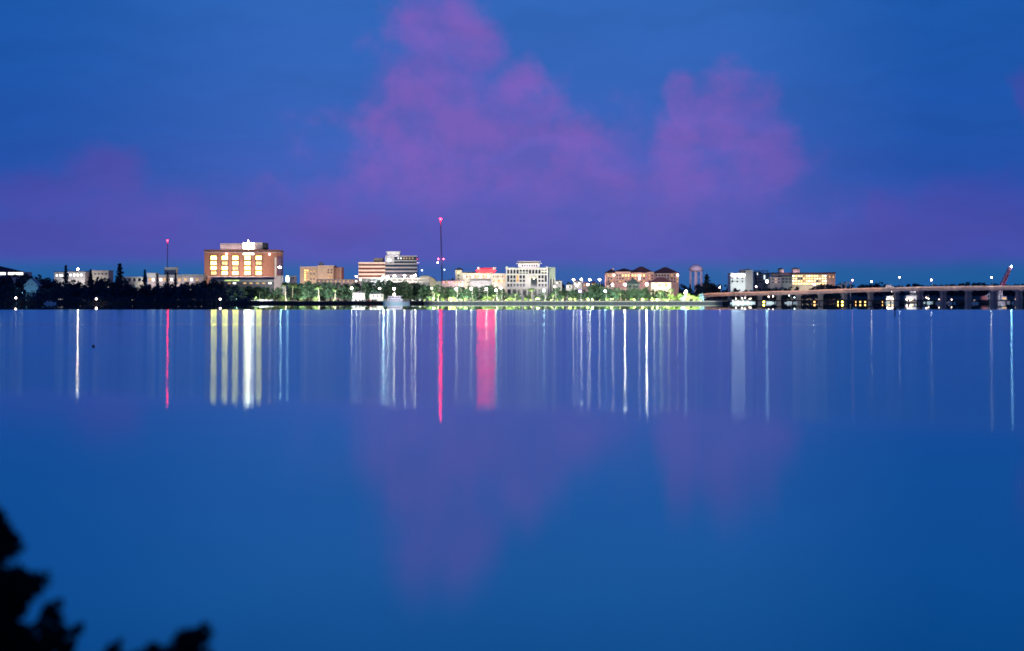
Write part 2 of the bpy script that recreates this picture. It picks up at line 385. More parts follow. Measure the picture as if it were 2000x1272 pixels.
for kd, nv in (('broad', 6), ('pine', 3), ('bush', 4), ('palm', 3)):
    KIND[kd] = [(trunk_mesh('trunk', kd, 31*i), crown_mesh('crown', kd, 17*i+len(kd))) for i in range(nv)]
def plant(kind, x, y, z, h, label, group=None, mat=None, wide=1., name=None, cat=None):
    tm, cm = random.choice(KIND[kind])
    nm = name or {'broad': 'broadleaf_tree', 'pine': 'cypress_tree', 'bush': 'shrub', 'palm': 'palm_tree'}[kind]
    e = thing(nm, (x, y, z), label, cat or {'broad': 'tree', 'pine': 'tree', 'bush': 'shrub', 'palm': 'palm tree'}[kind], group)
    s = h/10.*random.uniform(.96, 1.04)
    if kind == 'palm': s = h/10.
    e.scale = (s*wide, s*wide, s); e.rotation_euler = (0, 0, random.uniform(0, 6.28))
    mat = mat or {'broad': leaf_m, 'pine': leaf_d, 'bush': leaf_m, 'palm': palm_l}[kind]
    for nmp, me, mt in (('trunk', tm, palm_bark if kind == 'palm' else bark), ('crown', cm, mat)):
        key = me.name + mt.name
        if key not in MESHCACHE:
            m2 = me.copy(); m2.materials.append(mt); MESHCACHE[key] = m2
        o = bpy.data.objects.new(nmp, MESHCACHE[key]); o.parent = e; col.objects.link(o)
    return e
MESHCACHE = {}
def ptree(kind, px, top, Y, label, group=None, mat=None, wide=1., z=GZ, name=None, cat=None):
    return plant(kind, X(px, Y), Y, z, Z(top, Y) - z, label, group, mat, wide, name, cat)

# --- the unlit wood on the left bank
random.seed(11)
prof = [(-60, 538), (0, 537), (50, 533), (75, 534), (105, 543), (130, 545), (180, 543), (210, 540), (235, 542), (265, 552), (300, 553), (340, 550), (400, 545), (425, 543), (445, 553), (475, 562), (500, 572)]
for i in range(46):
    px = -40 + i*11.6 + random.uniform(-4, 4); Y = random.uniform(1570, 1640)
    if 40 < px < 80: Y = 1690
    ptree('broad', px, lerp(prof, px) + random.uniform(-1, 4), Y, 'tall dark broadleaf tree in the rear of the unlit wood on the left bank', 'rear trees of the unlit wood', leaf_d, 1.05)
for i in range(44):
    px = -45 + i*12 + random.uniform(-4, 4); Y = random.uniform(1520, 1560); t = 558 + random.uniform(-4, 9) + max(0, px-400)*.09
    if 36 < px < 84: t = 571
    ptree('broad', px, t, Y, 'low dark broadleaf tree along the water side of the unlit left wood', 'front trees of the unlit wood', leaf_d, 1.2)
m = MB()
for i in range(9000):
    x = random.uniform(X(-60, 1505), X(492, 1505)); y = random.uniform(1497.5, 1522); z = random.random()*(6. + (y-1497)*.34)*(.75+.25*math.sin(x*.21+math.sin(x*.083)*3))
    m.card((x, y, z + .1), random.uniform(.5, 1.1))
for i in range(6000):
    x = random.uniform(X(-60, 1545), X(470, 1545)); y = random.uniform(1535, 1566)
    if not X(40, 1545) < x < X(80, 1545): m.card((x, y, random.random()*14), random.uniform(.6, 1.3))
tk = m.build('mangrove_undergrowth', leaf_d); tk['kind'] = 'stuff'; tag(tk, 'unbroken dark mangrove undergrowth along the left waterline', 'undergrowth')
for px, top, w, lb in ((128.5, 519, 1.3, 'dark pointed cypress standing in front of the low white building far left'), (234, 516, 1.6, 'tallest dark cypress of the left bank, standing alone beside the blue gap'),
                       (177, 525, 1.3, 'small dark cypress against the white hall wall'), (283, 527, 1.25, 'dark cypress at the left end of the lit white arcade'),
                       (307, 533, 1.1, 'short cypress between two lit bays of the white arcade'), (327, 533, 1.1, 'short cypress straight below the slim radio mast'),
                       (343, 533.5, 1.1, 'short cypress under the grey rooftop box'), (1380, 537, 2.3, 'dark blue cypress right beside the water tower'), (1348, 556, 1.4, 'small dark conifer at the foot of the water tower')):
    ptree('pine', px, top, 1560 if px < 1000 else 1770, lb, None, leaf_d, w)
# --- park and town trees
random.seed(23)
def row(pxs, top, Y, label, group, mat=leaf_m, kind='broad', wide=1.15, jt=2.5, jy=14):
    for px in pxs:
        y = Y + random.uniform(-jy, jy)
        tp = (lerp(top, px) if isinstance(top, list) else top) + random.uniform(-jt, jt)
        ptree(kind, px, tp, y, label, group, mat, wide)
R_p = lambda a, b, s: [a + i*s + random.uniform(-s*.3, s*.3) for i in range(int((b-a)/s)+1)]
row(R_p(462, 552, 9), [(460, 560), (500, 556), (552, 562)], 1565, 'dim green tree below the long podium of the brick tower', 'trees below the brick tower')
row(R_p(570, 664, 9), [(570, 554), (600, 550), (640, 551), (664, 553)], 1600, 'green tree lit from below in front of the tan building', 'trees in front of the tan building')
row(R_p(672, 745, 9), [(672, 551), (745, 549)], 1610, 'dark round tree in front of the striped office building', 'trees before the striped office building')
row(R_p(750, 835, 8.5), [(750, 548), (790, 547), (835, 556)], 1600, 'dark tree behind the moored white motor yacht', 'trees behind the yacht')
row(R_p(838, 985, 8.5), [(838, 556), (870, 557), (905, 558), (950, 556), (985, 564)], 1590, 'dark tree in the row before the cream arcaded hotel', 'trees before the cream hotel')
row(R_p(992, 1080, 11), 574, 1570, 'low dark tree at the foot of the white arched office block', 'trees at the white arched block')
row(R_p(1085, 1182, 8), [(1085, 558), (1110, 566), (1140, 564), (1160, 552), (1182, 557)], 1600, 'dark blue-green tree between the white arched block and the maroon-roofed flats', 'trees in the gap between the two big blocks')
row(R_p(1186, 1312, 8), [(1186, 560), (1230, 563), (1270, 561), (1300, 568), (1312, 574)], 1590, 'dense green tree before the maroon-roofed flats', 'trees before the maroon-roofed flats')
row(R_p(1325, 1430, 12), [(1325, 552), (1345, 558), (1390, 552), (1430, 556)], 1850, 'far dark tree around the foot of the water tower', 'trees around the water tower', leaf_d)
row(R_p(1435, 1560, 10), [(1435, 560), (1460, 566), (1500, 561), (1530, 560), (1560, 561)], 1768, 'dark tree between the bridge ramp and the pale blocks behind it', 'trees behind the bridge ramp', leaf_d)
row(R_p(1590, 1640, 9), [(1590, 556), (1605, 551), (1640, 556)], 1772, 'dark round tree before the long yellow-lit building', 'trees before the yellow-lit building', leaf_d)
row(R_p(1418, 1640, 9), 571, 1752, 'low dark bush on the shore behind the bridge ramp', 'shore bushes behind the bridge ramp', leaf_d, 'bush', 1.4, 2, 4)
row(R_p(1640, 2180, 9), [(1640, 554), (1690, 555), (1722, 550), (1735, 557), (1800, 555), (1850, 556), (1900, 551), (1912, 549), (1925, 554), (2030, 555)], 2900, 'distant dark tree on the horizon beyond the bridge', 'distant trees beyond the bridge', leaf_d, 'broad', 1.3, 2.2, 120)
row(R_p(1085, 1180, 13), 549, 1900, 'far dark treetop behind the row of white street lamps', 'treetops behind the white lamps', leaf_d)
row(R_p(840, 886, 14), [(840, 551), (872, 545), (886, 542)], 1850, 'far dark tree near the foot of the tall radio tower', 'trees at the foot of the tall tower', leaf_d)
# lit shrubs of the esplanade
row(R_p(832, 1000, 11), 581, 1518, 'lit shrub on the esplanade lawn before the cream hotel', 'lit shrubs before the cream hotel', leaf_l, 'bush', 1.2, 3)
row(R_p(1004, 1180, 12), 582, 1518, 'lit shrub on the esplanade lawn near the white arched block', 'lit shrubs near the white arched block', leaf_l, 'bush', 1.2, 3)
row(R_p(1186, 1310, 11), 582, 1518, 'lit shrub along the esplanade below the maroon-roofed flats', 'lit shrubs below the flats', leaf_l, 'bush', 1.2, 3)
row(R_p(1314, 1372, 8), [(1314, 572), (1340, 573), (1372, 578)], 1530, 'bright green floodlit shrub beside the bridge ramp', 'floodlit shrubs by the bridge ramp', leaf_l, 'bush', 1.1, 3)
ptree('bush', 1369, 572, 1516, 'dark round shrub at the water end of the bridge ramp', None, leaf_d, 1.0)
ptree('bush', 1335, 574, 1512, 'small dark round shrub amid the brightest floodlit grass', None, leaf_d, .8)
row(R_p(500, 660, 9), 580, 1535, 'pale lit shrub along the car park on the left bank', 'lit shrubs by the left car park', leaf_l, 'bush', 1.1, 3.5)
row(R_p(662, 740, 8), 584.5, 1494, 'dark low mangrove bush at the waterline left of the yacht', 'mangrove bushes left of the yacht', leaf_d, 'bush', 1.6, 1, 2)
row(R_p(803, 826, 5), 584.5, 1494, 'dark low mangrove bush at the waterline right of the yacht', 'mangrove bushes right of the yacht', leaf_d, 'bush', 1.6, 1, 2)
row(R_p(500, 660, 9), 588, 1497, 'dark low bush on the bank under the left car park', 'dark bushes under the car park', leaf_d, 'bush', 2.2, .6, 2)
for px, top, Y, lb in ((557, 549, 1540, 'tallest palm, dark trunk standing right of the brick tower podium'), (572, 551, 1560, 'bright green palm beside the tall dark-trunked palm'), (460, 572, 1530, 'lit green palm at the edge of the dark wood'),
                       (507, 566, 1540, 'slim palm before the podium of the brick tower'), (622, 556, 1545, 'white-lit palm before the tan building'), (655, 561, 1545, 'pale lit palm right of the tan building'),
                       (848, 569, 1525, 'short palm left of the pale yellow lit garden'), (856, 573, 1515, 'small dark palm in the pale yellow lit garden'), (1007, 572, 1525, 'wide lit palm left of the white arched block'),
                       (1038, 561, 1530, 'yellow-lit palm before the entrance arch of the white block'), (1080, 574, 1520, 'small palm at the right corner of the white arched block'),
                       (965, 575, 1520, 'lit palm behind the yellow lamp post'), (1100, 578, 1520, 'low lit palm on the esplanade right of the white block'), (1212, 571, 1530, 'slim palm below the two bright white lamps'),
                       (1310, 562, 1535, 'bright green lit palm at the right end of the flats'), (1290, 566, 1540, 'lit palm under the maroon-roofed pavilion')):
    ptree('palm', px, top, Y, lb, None, None, 1.15)

# ------------------------------------------------------------------ buildings
warm_win = glow('warm_window', (1.4, .92, .15), 13., .4, .22)
drawn_win = glow('drawn_blind_window', (1.2, .86, .34), 1.5, .4, .5)
cool_win = glow('cool_window', (1, .98, .9), 3., .4, .5)
dim_win = glow('dim_window', lin(255, 200, 130), .9, .5, .5, False)
amber_win = glow('amber_window', lin(255, 190, 110), 3.6, .4, .5)
pale_win = glow('pale_window', lin(255, 226, 165), 2.8, .4, .4, False)

# far left hall with the hump of a roof
Y = 1750; b = bldg('hall', 10, Y, 'low white lit hall under a broad dark hump of a roof at the left edge')
block(b, 'wall', white_w, -60, 46, 531, None, Y, 30)
MB().add([at(-75, 531, Y-2), at(48, 531, Y-2), at(-10, 517.5, Y+14), at(-50, 517.5, Y+14), at(-75, 531, Y+32), at(48, 531, Y+32)], [(0,1,2,3), (1,5,2), (5,4,3,2), (4,0,3), (0,4,5,1)]).build('roof', maroon, b)
for x0, x1 in ((-20, -6), (-2, 11), (16, 30), (31, 45)): win(b, x0, x1, 532.2, 537, Y, cool_win)
# teal gabled house
Y = 1545; b = bldg('gabled_house', 60, Y, 'small teal gabled house in the dark trees at far left', 'house')
MB().prism([(X(50.5, Y), 0), (X(70.5, Y), 0), (X(70.5, Y), Z(555, Y)), (X(60, Y), Z(546, Y)), (X(50.5, Y), Z(555, Y))], Y, Y+12).build('wall', teal_w, b)
MB().prism([(X(46, Y), Z(558, Y)), (X(60, Y), Z(544.2, Y)), (X(75, Y), Z(558, Y)), (X(74.2, Y), Z(559.2, Y)), (X(60, Y), Z(545.8, Y)), (X(46.8, Y), Z(559.2, Y))], Y-.8, Y+13).build('roof', surf('pale_roofing', (.3, .45, .52)), b)
for x in (54.5, 61.5): win(b, x, x+2.6, 554, 557, Y, dglass)
block(b, 'porch', teal_w, 47, 50.3, 559.5, 566, Y-.5, 5); block(b, 'porch', teal_w, 70.7, 74, 559.5, 566, Y-.5, 5)
area_light('floodlight', (X(60, Y), Y-20, 9), (X(60, Y), Y, 16), 4, 2, 1700, (.4, .75, 1.))
# long white building left
Y = 1680; b = bldg('white_hall', 150, Y, 'long low white lit building behind the cypresses, pink light on its roof')
block(b, 'wall', white_w, 106, 126, 532, None, Y, 20); block(b, 'wall', white_w, 131, 166, 531, None, Y+1, 20, 'brighter lit middle wing')
block(b, 'wall', cream, 179, 212, 529.5, None, Y, 20)
block(b, 'roof', roof_d, 105, 127, 530.6, 531.8, Y-1, 22); block(b, 'roof', roof_d, 130, 167, 529.8, 530.8, Y, 22); block(b, 'roof', pinkish, 178, 213, 528.3, 529.3, Y-1, 22)
for x in (109, 116, 120): win(b, x, x+3.5, 536.5, 540, Y, cool_win)
for x in (136, 143, 150, 157): win(b, x, x+4, 535, 539.5, Y+1, cool_win)
for x in (184, 191, 198, 205): win(b, x, x+4, 534, 536.5, Y, dglass)
MB().tube(at(152, 529.8, Y), at(152, 527, Y), .15).build('light_pole', steel, b); bulb(b, 152, 526, Y, O_, 210, .6)
flood(106, 212, 530, 545, Y, 12000, (1, .93, .88), 18, 4)
# arcade
Y = 1640; b = bldg('arcade', 300, Y, 'white lit arcade with open bays and a grey rooftop box behind cypresses')
block(b, 'wall', cream, 237, 279, 549.5, None, Y+.5, 18); block(b, 'roof', white_w, 236, 280, 540.6, 543.5, Y-.5, 20)
for x in (237, 246, 255.5, 265, 275): block(b, 'column', white_w, x, x+3.6, 543.7, 549.3, Y, 3)
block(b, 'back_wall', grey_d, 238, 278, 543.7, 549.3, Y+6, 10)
block(b, 'wall', pinkish, 288, 352, 542, None, Y+2, 18); block(b, 'wall', pinkish, 352.3, 398, 541, None, Y+3, 18)
block(b, 'parapet', white_w, 287, 304, 533, 541.8, Y+1.5, 15); block(b, 'parapet', grey_c, 305, 353, 537, 541.8, Y+1.8, 15)
block(b, 'parapet', grey_c, 354, 399, 536, 540.8, Y+2.8, 15)
block(b, 'rooftop_box', grey_c, 321, 344, 522, 536.8, Y+6, 10)
for x in (291, 297, 312, 319, 333, 348, 360, 372, 383): win(b, x, x+4.5, 543.5, 549, Y+2 if x < 351 else Y+3, cool_win if x in (297, 312, 333, 372) else dim_win)
flood(236, 400, 533, 552, Y, 17000, (1, .97, .92), 15, 5)

# slim mast
def mast(name, px, top, base, Y, w, label, lights, lean=0):
    b = bldg(name, px, Y, label, 'radio tower'); zt, zb = Z(top, Y), GZ - .5; x0 = X(px+lean, Y); x1 = X(px, Y); m = MB(); br = MB()
    c = [(math.cos(a)*w, math.sin(a)*w) for a in (0.3, 2.4, 4.5)]; n = int((zt-zb)/(w*3)); P = lambda k, i: Vector((x0+(x1-x0)*k/n + c[i][0]*(1-.35*k/n), Y+c[i][1]*(1-.35*k/n), zb+(zt-zb)*k/n))
    for i in range(3): m.tube(P(0, i), P(n, i), .14 if w < .7 else .2, None, 5)
    m.build('legs', steel, b)
    for k in range(n):
        for i in range(3): br.tube(P(k, i), P(k+1, (i+1) % 3), .07 if w < 1 else .13, None, 4)
    br.build('bracing', red_st, b)
    gy = MB()
    for fz in (.45, .9):
        for a in (.6, 2.7, 4.8):
            gy.tube((x0+(x1-x0)*fz, Y, zb+(zt-zb)*fz), (x0+math.cos(a)*45*w*fz, Y+math.sin(a)*45*w*fz, GZ), .03, None, 4)
    gy.build('guy_wire', steel, b)
    for lx, ly, rgb, L, r in lights:
        l = bulb(b, lx, ly, Y-w-.6, rgb, L, r, 'beacon')
    return b
mast('radio_mast', 327, 471, 540, 1800, .55, 'slim radio mast with one red beacon above the white arcade', [(327, 470.5, R_, 170, .6)])
mast('radio_tower', 860.5, 429, 550, 1900, .85, 'tallest radio tower with red beacons at its tip and lower on its shaft', [(860.5, 428.5, R_, 260, .75), (856, 506, (1, .06, .12), 16, .5), (866.2, 506, (1, .06, .12), 16, .5), (855, 513, (.8, .7, 1), 22, .5), (868, 527, C_, 3, .5)], 4)

# brick tower
Y = 1700; b = bldg('brick_tower', 470, Y, 'big brick block with five columns of bright windows and a white rooftop sign')
block(b, 'wall', brick, 399, 541, 492.5, None, Y, 46)
block(b, 'parapet', brick_dark, 398.4, 541.6, 487.6, 492.2, Y-.5, 47)
block(b, 'ledge', pinkish, 398.2, 541.8, 492.22, 493.4, Y-.9, 47.8)
block(b, 'ledge', pinkish, 398.2, 541.8, 540.2, 541.4, Y-.8, 47.6)
block(b, 'penthouse', pinkish, 430, 473, 475.5, 487.4, Y+4, 16); block(b, 'penthouse', pinkish, 473.2, 512, 473.6, 487.4, Y+3, 18); block(b, 'plant_box', roof_d, 512.5, 521, 474.5, 487.4, Y+6, 12)
for cx in (412, 433.6, 454.2, 477.8, 499.8):
    block(b, 'pilaster', brick_dark, cx-1.6, cx-.4, 499, 540, Y-.35, .34); block(b, 'pilaster', brick_dark, cx+12, cx+13.2, 499, 540, Y-.35, .34)
    for ry in (500.4, 511, 520.8, 530.3): win(b, cx, cx+11, ry, ry+(6.9 if ry < 505 else 6.2), Y, drawn_win if (cx, ry) in ((433.6, 511), (454.2, 520.8), (499.8, 511), (412, 530.3)) else warm_win, steel, 1)
    for ry in (508.2, 518.2, 528, 537.6): block(b, 'spandrel', surf('spandrel', (.10, .07, .05)), cx, cx+11, ry+.5, ry+1.9, Y-.3, .28)
block(b, 'stair_slot', white_w, 536.4, 539.6, 503, 540, Y-.5, .48)
wallm = MB().pbox(474, 497.5, 473.9, 486.8, Y+2.4, .5).build('sign', white_w, b)
MB().pbox(475, 496.5, 474.8, 486, Y+2.2, .15).build('sign_face', glow('sign_white', (1.35, .97, .88), 15., .3, .4), wallm)
# brightest roof light, its bloom shaped into a star
m = MB(); c = at(485, 478, Y+1.6); pts = []
for k in range(16):
    r = 5.2 if k % 4 == 0 else (2.6 if k % 2 == 0 else 1.5); a = math.pi/2 + k*math.pi/8; pts.append((c.x + r*math.cos(a)*.75, c.z + r*math.sin(a)))
m.prism(pts, Y+1.7, Y+1.95).build('roof_star', glow('roof_star_white', (1.35, .97, .9), 60), b)
lt = block(b, 'sign_strip', white_w, 474, 496.5, 494, 498.2, Y-.5, .45); 
m = MB()
for k in range(9): m.pbox(475 + k*2.35, 476.6 + k*2.35, 494.7, 497.6, Y-.7, .18)
m.build('sign_and_glow_bars', glow('letters_white', (1, .97, .85), 10), lt)
bulb(b, 442.5, 496.5, Y-1.2, W_, 14, .5, 'wall_light'); bulb(b, 526.5, 497, Y-1.2, W_, 8, .5, 'wall_light'); bulb(b, 548, 522, Y+20, C_, 70, .5, 'wall_light')
m = MB()
for k in range(6): m.box(X(541, Y)+.02, X(541, Y)+.14, Y+4+k*7, Y+7+k*7, Z(537, Y), Z(500, Y))
m.build('side_window', dglass, b)
flood(399, 541, 505, 530, Y, 21000, (1, .87, .76), 21, 23)
area_light('floodlight', (X(458, Y), Y-.4, Z(487, Y)+.8), (X(458, Y), Y+4, Z(481, Y)), 42, .8, 1500, (1, .8, .78))
# podium
Y = 1640; b = bldg('podium_building', 470, Y, 'long grey podium with lit strip windows below the brick block')
block(b, 'wall', grey_d, 408, 536, 551, None, Y, 35)
block(b, 'upper_band', surf('podium_purple', (.14, .13, .2)), 412, 535, 541.5, 546.2, Y+8, 25); block(b, 'middle_band', grey_c, 409, 536, 546.4, 550.8, Y-1, 30)
block(b, 'end_tower', pinkish, 535.5, 549, 539, None, Y-3, 20); block(b, 'lit_wall', white_w, 549.2, 556, 551, None, Y-2, 16)
MB().pbox(438, 467, 546.8, 549.2, Y-1.3, .25).build('lit_strip', glow('lit_strip_green', lin(200, 225, 140), 1.1, .4, .3, False), b)
for x in (415, 424, 445, 455, 475, 487, 500, 512, 524): win(b, x, x+6, 552, 554.8, Y, cool_win if x in (455, 524) else dim_win, grey_c)
flood(500, 556, 540, 560, Y-3, 5200, (1, .95, .9), 22, 5)
Y = 1650; b = bldg('white_annex', 567, Y, 'small pale annex with one glowing white stair tower beside tall palms')
block(b, 'wall', pinkish, 566, 576, 539, None, Y, 14); block(b, 'stair_tower', white_w, 557, 565.6, 541.5, None, Y+1, 12)
MB().pbox(559.4, 563.4, 539, 550, Y+.3, .5).build('lit_glazing', glow('stair_cyan', (.66, .9, 1.), 14), b)
for x in (568, 572): win(b, x, x+2.6, 541.5, 545, Y, dglass)
# tan building
Y = 1720; b = bldg('tan_building', 618, Y, 'boxy tan building with amber-lit window columns and a rounded rooftop drum')
block(b, 'wall', tan, 586, 619.5, 522, None, Y, 30); block(b, 'wall', tan, 620, 651, 519.8, None, Y-2, 34, 'taller smoother right half'); block(b, 'rear_wing', brick_dark, 651.3, 667, 522, None, Y+3, 24)
block(b, 'parapet', pinkish, 585.5, 619.8, 520.8, 521.8, Y-.4, 31); block(b, 'parapet', pinkish, 619.9, 651.3, 518.6, 519.6, Y-2.4, 35)
c = at(627.5, 519, Y+8); MB().lathe((c.x, c.y, c.z), [(2.6, 0), (2.6, 1.6), (2.2, 2.6), (1.2, 3.3), (.01, 3.5)]).build('roof_drum', pinkish, b)
for x in (594.5, 599.2):
    for y in (527, 531.5, 536, 540.5, 545): win(b, x, x+3.2, y, y+2.9, Y, amber_win if (x < 596 or y == 527) else dim_win, tan)
for x in (606, 612): 
    for y in (529, 534, 539, 544): win(b, x, x+2.6, y, y+2.6, Y, dim_win if (x+y) % 2 else dglass, tan)
for x in (640, 646): 
    for y in (526, 531, 536, 541, 546): win(b, x, x+2.8, y, y+2.6, Y-2, dim_win if y in (541, 536) else dglass, tan)
for x in (653.5, 657.5, 661.5, 664.8): block(b, 'pier', tan, x, x+1.3, 523, 549, Y+2.5, .45)
flood(586, 651, 522, 550, Y-2, 24000, (1, .82, .66), 30, 4)
Y = 1670; b = bldg('low_terrace', 680, Y, 'long low white terrace between the tan and the striped building')
block(b, 'wall', pinkish, 618, 742, 546.5, None, Y, 16); block(b, 'roof', grey_c, 617.5, 742.5, 545.4, 546.4, Y-.6, 17)
for k in range(15): win(b, 622+k*8, 625.5+k*8, 548.3, 551, Y, cool_win if k in (9, 11, 13) else dim_win)
flood(618, 742, 545, 552, Y, 5200, (1, .85, .75), 14, 3)
# striped office building
Y = 1730; b = bldg('striped_office', 757, Y, 'office building in horizontal bands, orange-lit left half and dark glass right half')
block(b, 'wall', salmon, 700.5, 752, 513.6, None, Y, 40); block(b, 'wall', bglass, 752.3, 814, 501, None, Y+1, 38, 'dark glass right half')
for t, h in ((512.2, 3.2), (519.4, 3.2), (526.8, 3.2), (534, 3.6), (541.4, 3.)):
    block(b, 'spandrel_band', cream, 699.8, 752.3, t, t+h, Y-1.0, .98)
for t in (516.2, 523.4, 530.8, 538.2): block(b, 'window_band', surf('brown_glass', (.13, .06, .045), .3), 701, 751.6, t, t+2.8, Y-.3, .28)
for t, h in ((499.6, 1.8), (508.2, 2.2), (514.2, 2.6), (521.2, 3.), (528.4, 3.), (535.8, 3.2)):
    block(b, 'spandrel_band', grey_c, 752.5, 814.6, t, t+h, Y-.2, 1.15)
for k, (x, mt) in enumerate(((777, cool_win), (782, cool_win), (788, dim_win), (793, dim_win), (799, dim_win), (805, dim_win))): win(b, x, x+2.2, 503.4, 506, Y+1, mt, steel)
block(b, 'penthouse', white_w, 755.5, 780.5, 492.4, 499.4, Y+6, 14); block(b, 'penthouse_cornice', white_w, 754, 782, 491.2, 492.2, Y+5, 16)
block(b, 'roof_box', tan, 730, 748, 504.2, 512, Y+8, 14); block(b, 'lift_shaft', grey_c, 752.4, 770, 502, 513, Y-.6, 1.4); bulb(b, 760.5, 508, Y-1.3, C_, 26, .55, 'wall_light')
flood(700, 752, 513, 545, Y, 30000, (1, .62, .55), 28, 4); flood(754, 814, 505, 545, Y, 7000, (.85, .95, 1), 26, 4)
area_light('floodlight', (X(768, Y), Y-1.5, Z(499, Y)+.4), (X(768, Y), Y+6, Z(495, Y)), 12, 1, 600, (1, .95, 1))
# lit parking deck and pale curved roof
Y = 1650; b = bldg('parking_deck', 775, Y, 'low brightly lit white parking deck in front of the striped office')
block(b, 'deck_slab', white_w, 704, 838, 543.4, 545, Y, 22); block(b, 'lower_slab', white_w, 704, 838, 549.5, 551.5, Y, 22)
block(b, 'back_wall', white_w, 705, 837, 545.2, 549.3, Y+8, 12)
for k in range(14): block(b, 'column', white_w, 705+k*10, 706.6+k*10, 545.2, 549.3, Y+.5, .9)
block(b, 'ground_wall', grey_c, 704.5, 837.5, 551.7, None, Y+.4, 20)
area_light('floodlight', (X(771, Y), Y-12, Z(546, Y)+1), (X(771, Y), Y+6, Z(548, Y)), 55, 2, 5200, (.95, 1., .92))
Y = 1690; b = bldg('arena', 828, Y, 'pale yellow hall with a shallow curved roof at the right of the parking deck')
m = MB(); n = 10; arc = [(X(816 + 34*k/n, Y), Z(547.5 - 7.5*math.sin(math.pi*(.12+.88*k/n))**.8 - (0), Y)) for k in range(n+1)]
m.prism([(X(816, Y), 0)] + arc + [(X(850, Y), 0)], Y, Y+25).build('wall', cream, b)
m = MB()
for (xa, za), (xb, zb) in zip(arc, arc[1:]): m.add([(xa, Y-1, za+.25), (xb, Y-1, zb+.25), (xb, Y+26, zb+.25), (xa, Y+26, za+.25), (xa, Y-1, za+.75), (xb, Y-1, zb+.75), (xb, Y+26, zb+.75), (xa, Y+26, za+.75)], [(0,1,5,4), (4,5,6,7), (3,2,1,0), (2,3,7,6)])
m.build('roof', surf('pale_curved_roof', (.5, .5, .36)), b)
flood(816, 862, 540, 550, Y, 4200, (1, 1, .7), 18, 3)
block(b, 'annex', white_w, 850.3, 862, 549.5, None, Y+2, 14)
# cream hotel
Y = 1680; b = bldg('cream_hotel', 938, Y, 'cream arcaded building with a corner tower and a glowing red rooftop sign')
block(b, 'tower', cream, 889.5, 902, 527.6, None, Y-2, 14); MB().hip(X(889.5, Y), X(904, Y), Y-2, Y+12, Z(527.4, Y), 2.2, 1.2, .9).build('tower_roof', roof_d, b)
block(b, 'wall', cream, 902.3, 960, 533.5, None, Y, 26); block(b, 'wall', cream, 960.2, 989, 534.5, None, Y-1.5, 26)
block(b, 'roof', roof_d, 902.3, 931, 531.2, 533.3, Y+1, 22); block(b, 'upper_storey', pinkish, 931.5, 966.5, 526.5, 533.2, Y+3, 16)
block(b, 'roof_turret', white_w, 932.4, 937, 522.3, 526.3, Y+2.5, 6); block(b, 'roof_turret', white_w, 962.5, 968.5, 522.3, 526.3, Y+2.5, 6)
MB().pbox(937.4, 962.2, 523.4, 526.2, Y+3.2, 6).build('red_roof', surf('red_tiles', (.3, .02, .06)), b)
sg = MB().pbox(930.5, 967, 527.2, 531.4, Y+2.4, .4).build('sign', surf('sign_back', (.2, .02, .04)), b)
m = MB()
for k in range(15): m.pbox(931 + k*2.4, 933 + k*2.4, 527.6, 531.0, Y+2.1, .2)
m.build('sign_and_glow_bars', glow('sign_red', (1., .0012, .0016), 170), sg)
for k in range(10): win(b, 906+k*5.2, 909.2+k*5.2, 538, 542.6, Y, dim_win if k % 3 else cool_win, white_w, 0, True)
for k in range(6): win(b, 962.5+k*4.4, 965+k*4.4, 538.4, 542, Y-1.5, dim_win if k % 2 else dglass, white_w, 0, True)
for k in range(5): win(b, 963+k*5, 966+k*5, 546.5, 551, Y-1.5, amber_win if k in (1, 3) else dim_win, white_w)
for y in (530.5, 537, 543): win(b, 893.5, 897.5, y, y+3.4, Y-2, amber_win if y < 537 else dglass, white_w, 0, True)
block(b, 'balcony', white_w, 918, 960, 546, 547.4, Y-1.6, 1.5); block(b, 'lower_front', grey_c, 918, 960, 548, None, Y-3.5, 3.3)
flood(889, 990, 530, 556, Y-3, 24000, (1, .92, .88), 26, 6)
Y = 1660; b = bldg('pink_annex', 884, Y, 'low pink-lit annex left of the cream arcaded building')
block(b, 'wall', pinkish, 863, 905, 548.5, None, Y, 12); block(b, 'roof', maroon, 862.5, 905.5, 547.3, 548.3, Y-.5, 13)
for k in range(7): win(b, 865+k*5.5, 868+k*5.5, 550, 554, Y, glow('pink_window', lin(255, 150, 170), 2.2, .3) if k in (0, 2, 3) else dim_win)
flood(863, 905, 548, 556, Y, 2200, (1, .6, .65), 14, 3)
# white arched block
Y = 1640; b = bldg('arched_office', 1030, Y, 'white office block with rows of dark arched windows and stepped flat roof')
lilac = surf('lilac_stone', (.58, .52, .58), .8, .12, .3)
block(b, 'wall', lilac, 988.5, 1070, 524.5, None, Y, 32)
block(b, 'cornice', white_w, 987, 1071.5, 523.2, 524.3, Y-1, 34)
block(b, 'upper_storey', lilac, 1012, 1054, 515.4, 523, Y+3, 22); block(b, 'upper_cornice', white_w, 1008, 1058, 514.2, 515.2, Y+2, 24)
block(b, 'roof_frame', pinkish, 1014, 1052, 511.6, 514, Y+6, 14); block(b, 'roof_frame', pinkish, 1011, 1056, 510.4, 511.4, Y+5, 16)
for x in (988.2, 1066): block(b, 'finial', white_w, x, x+4, 521, 523, Y-.5, 3)
for k in range(7): win(b, 1019+k*4.6, 1022+k*4.6, 517, 521, Y+3, dglass, lilac, 0, True)
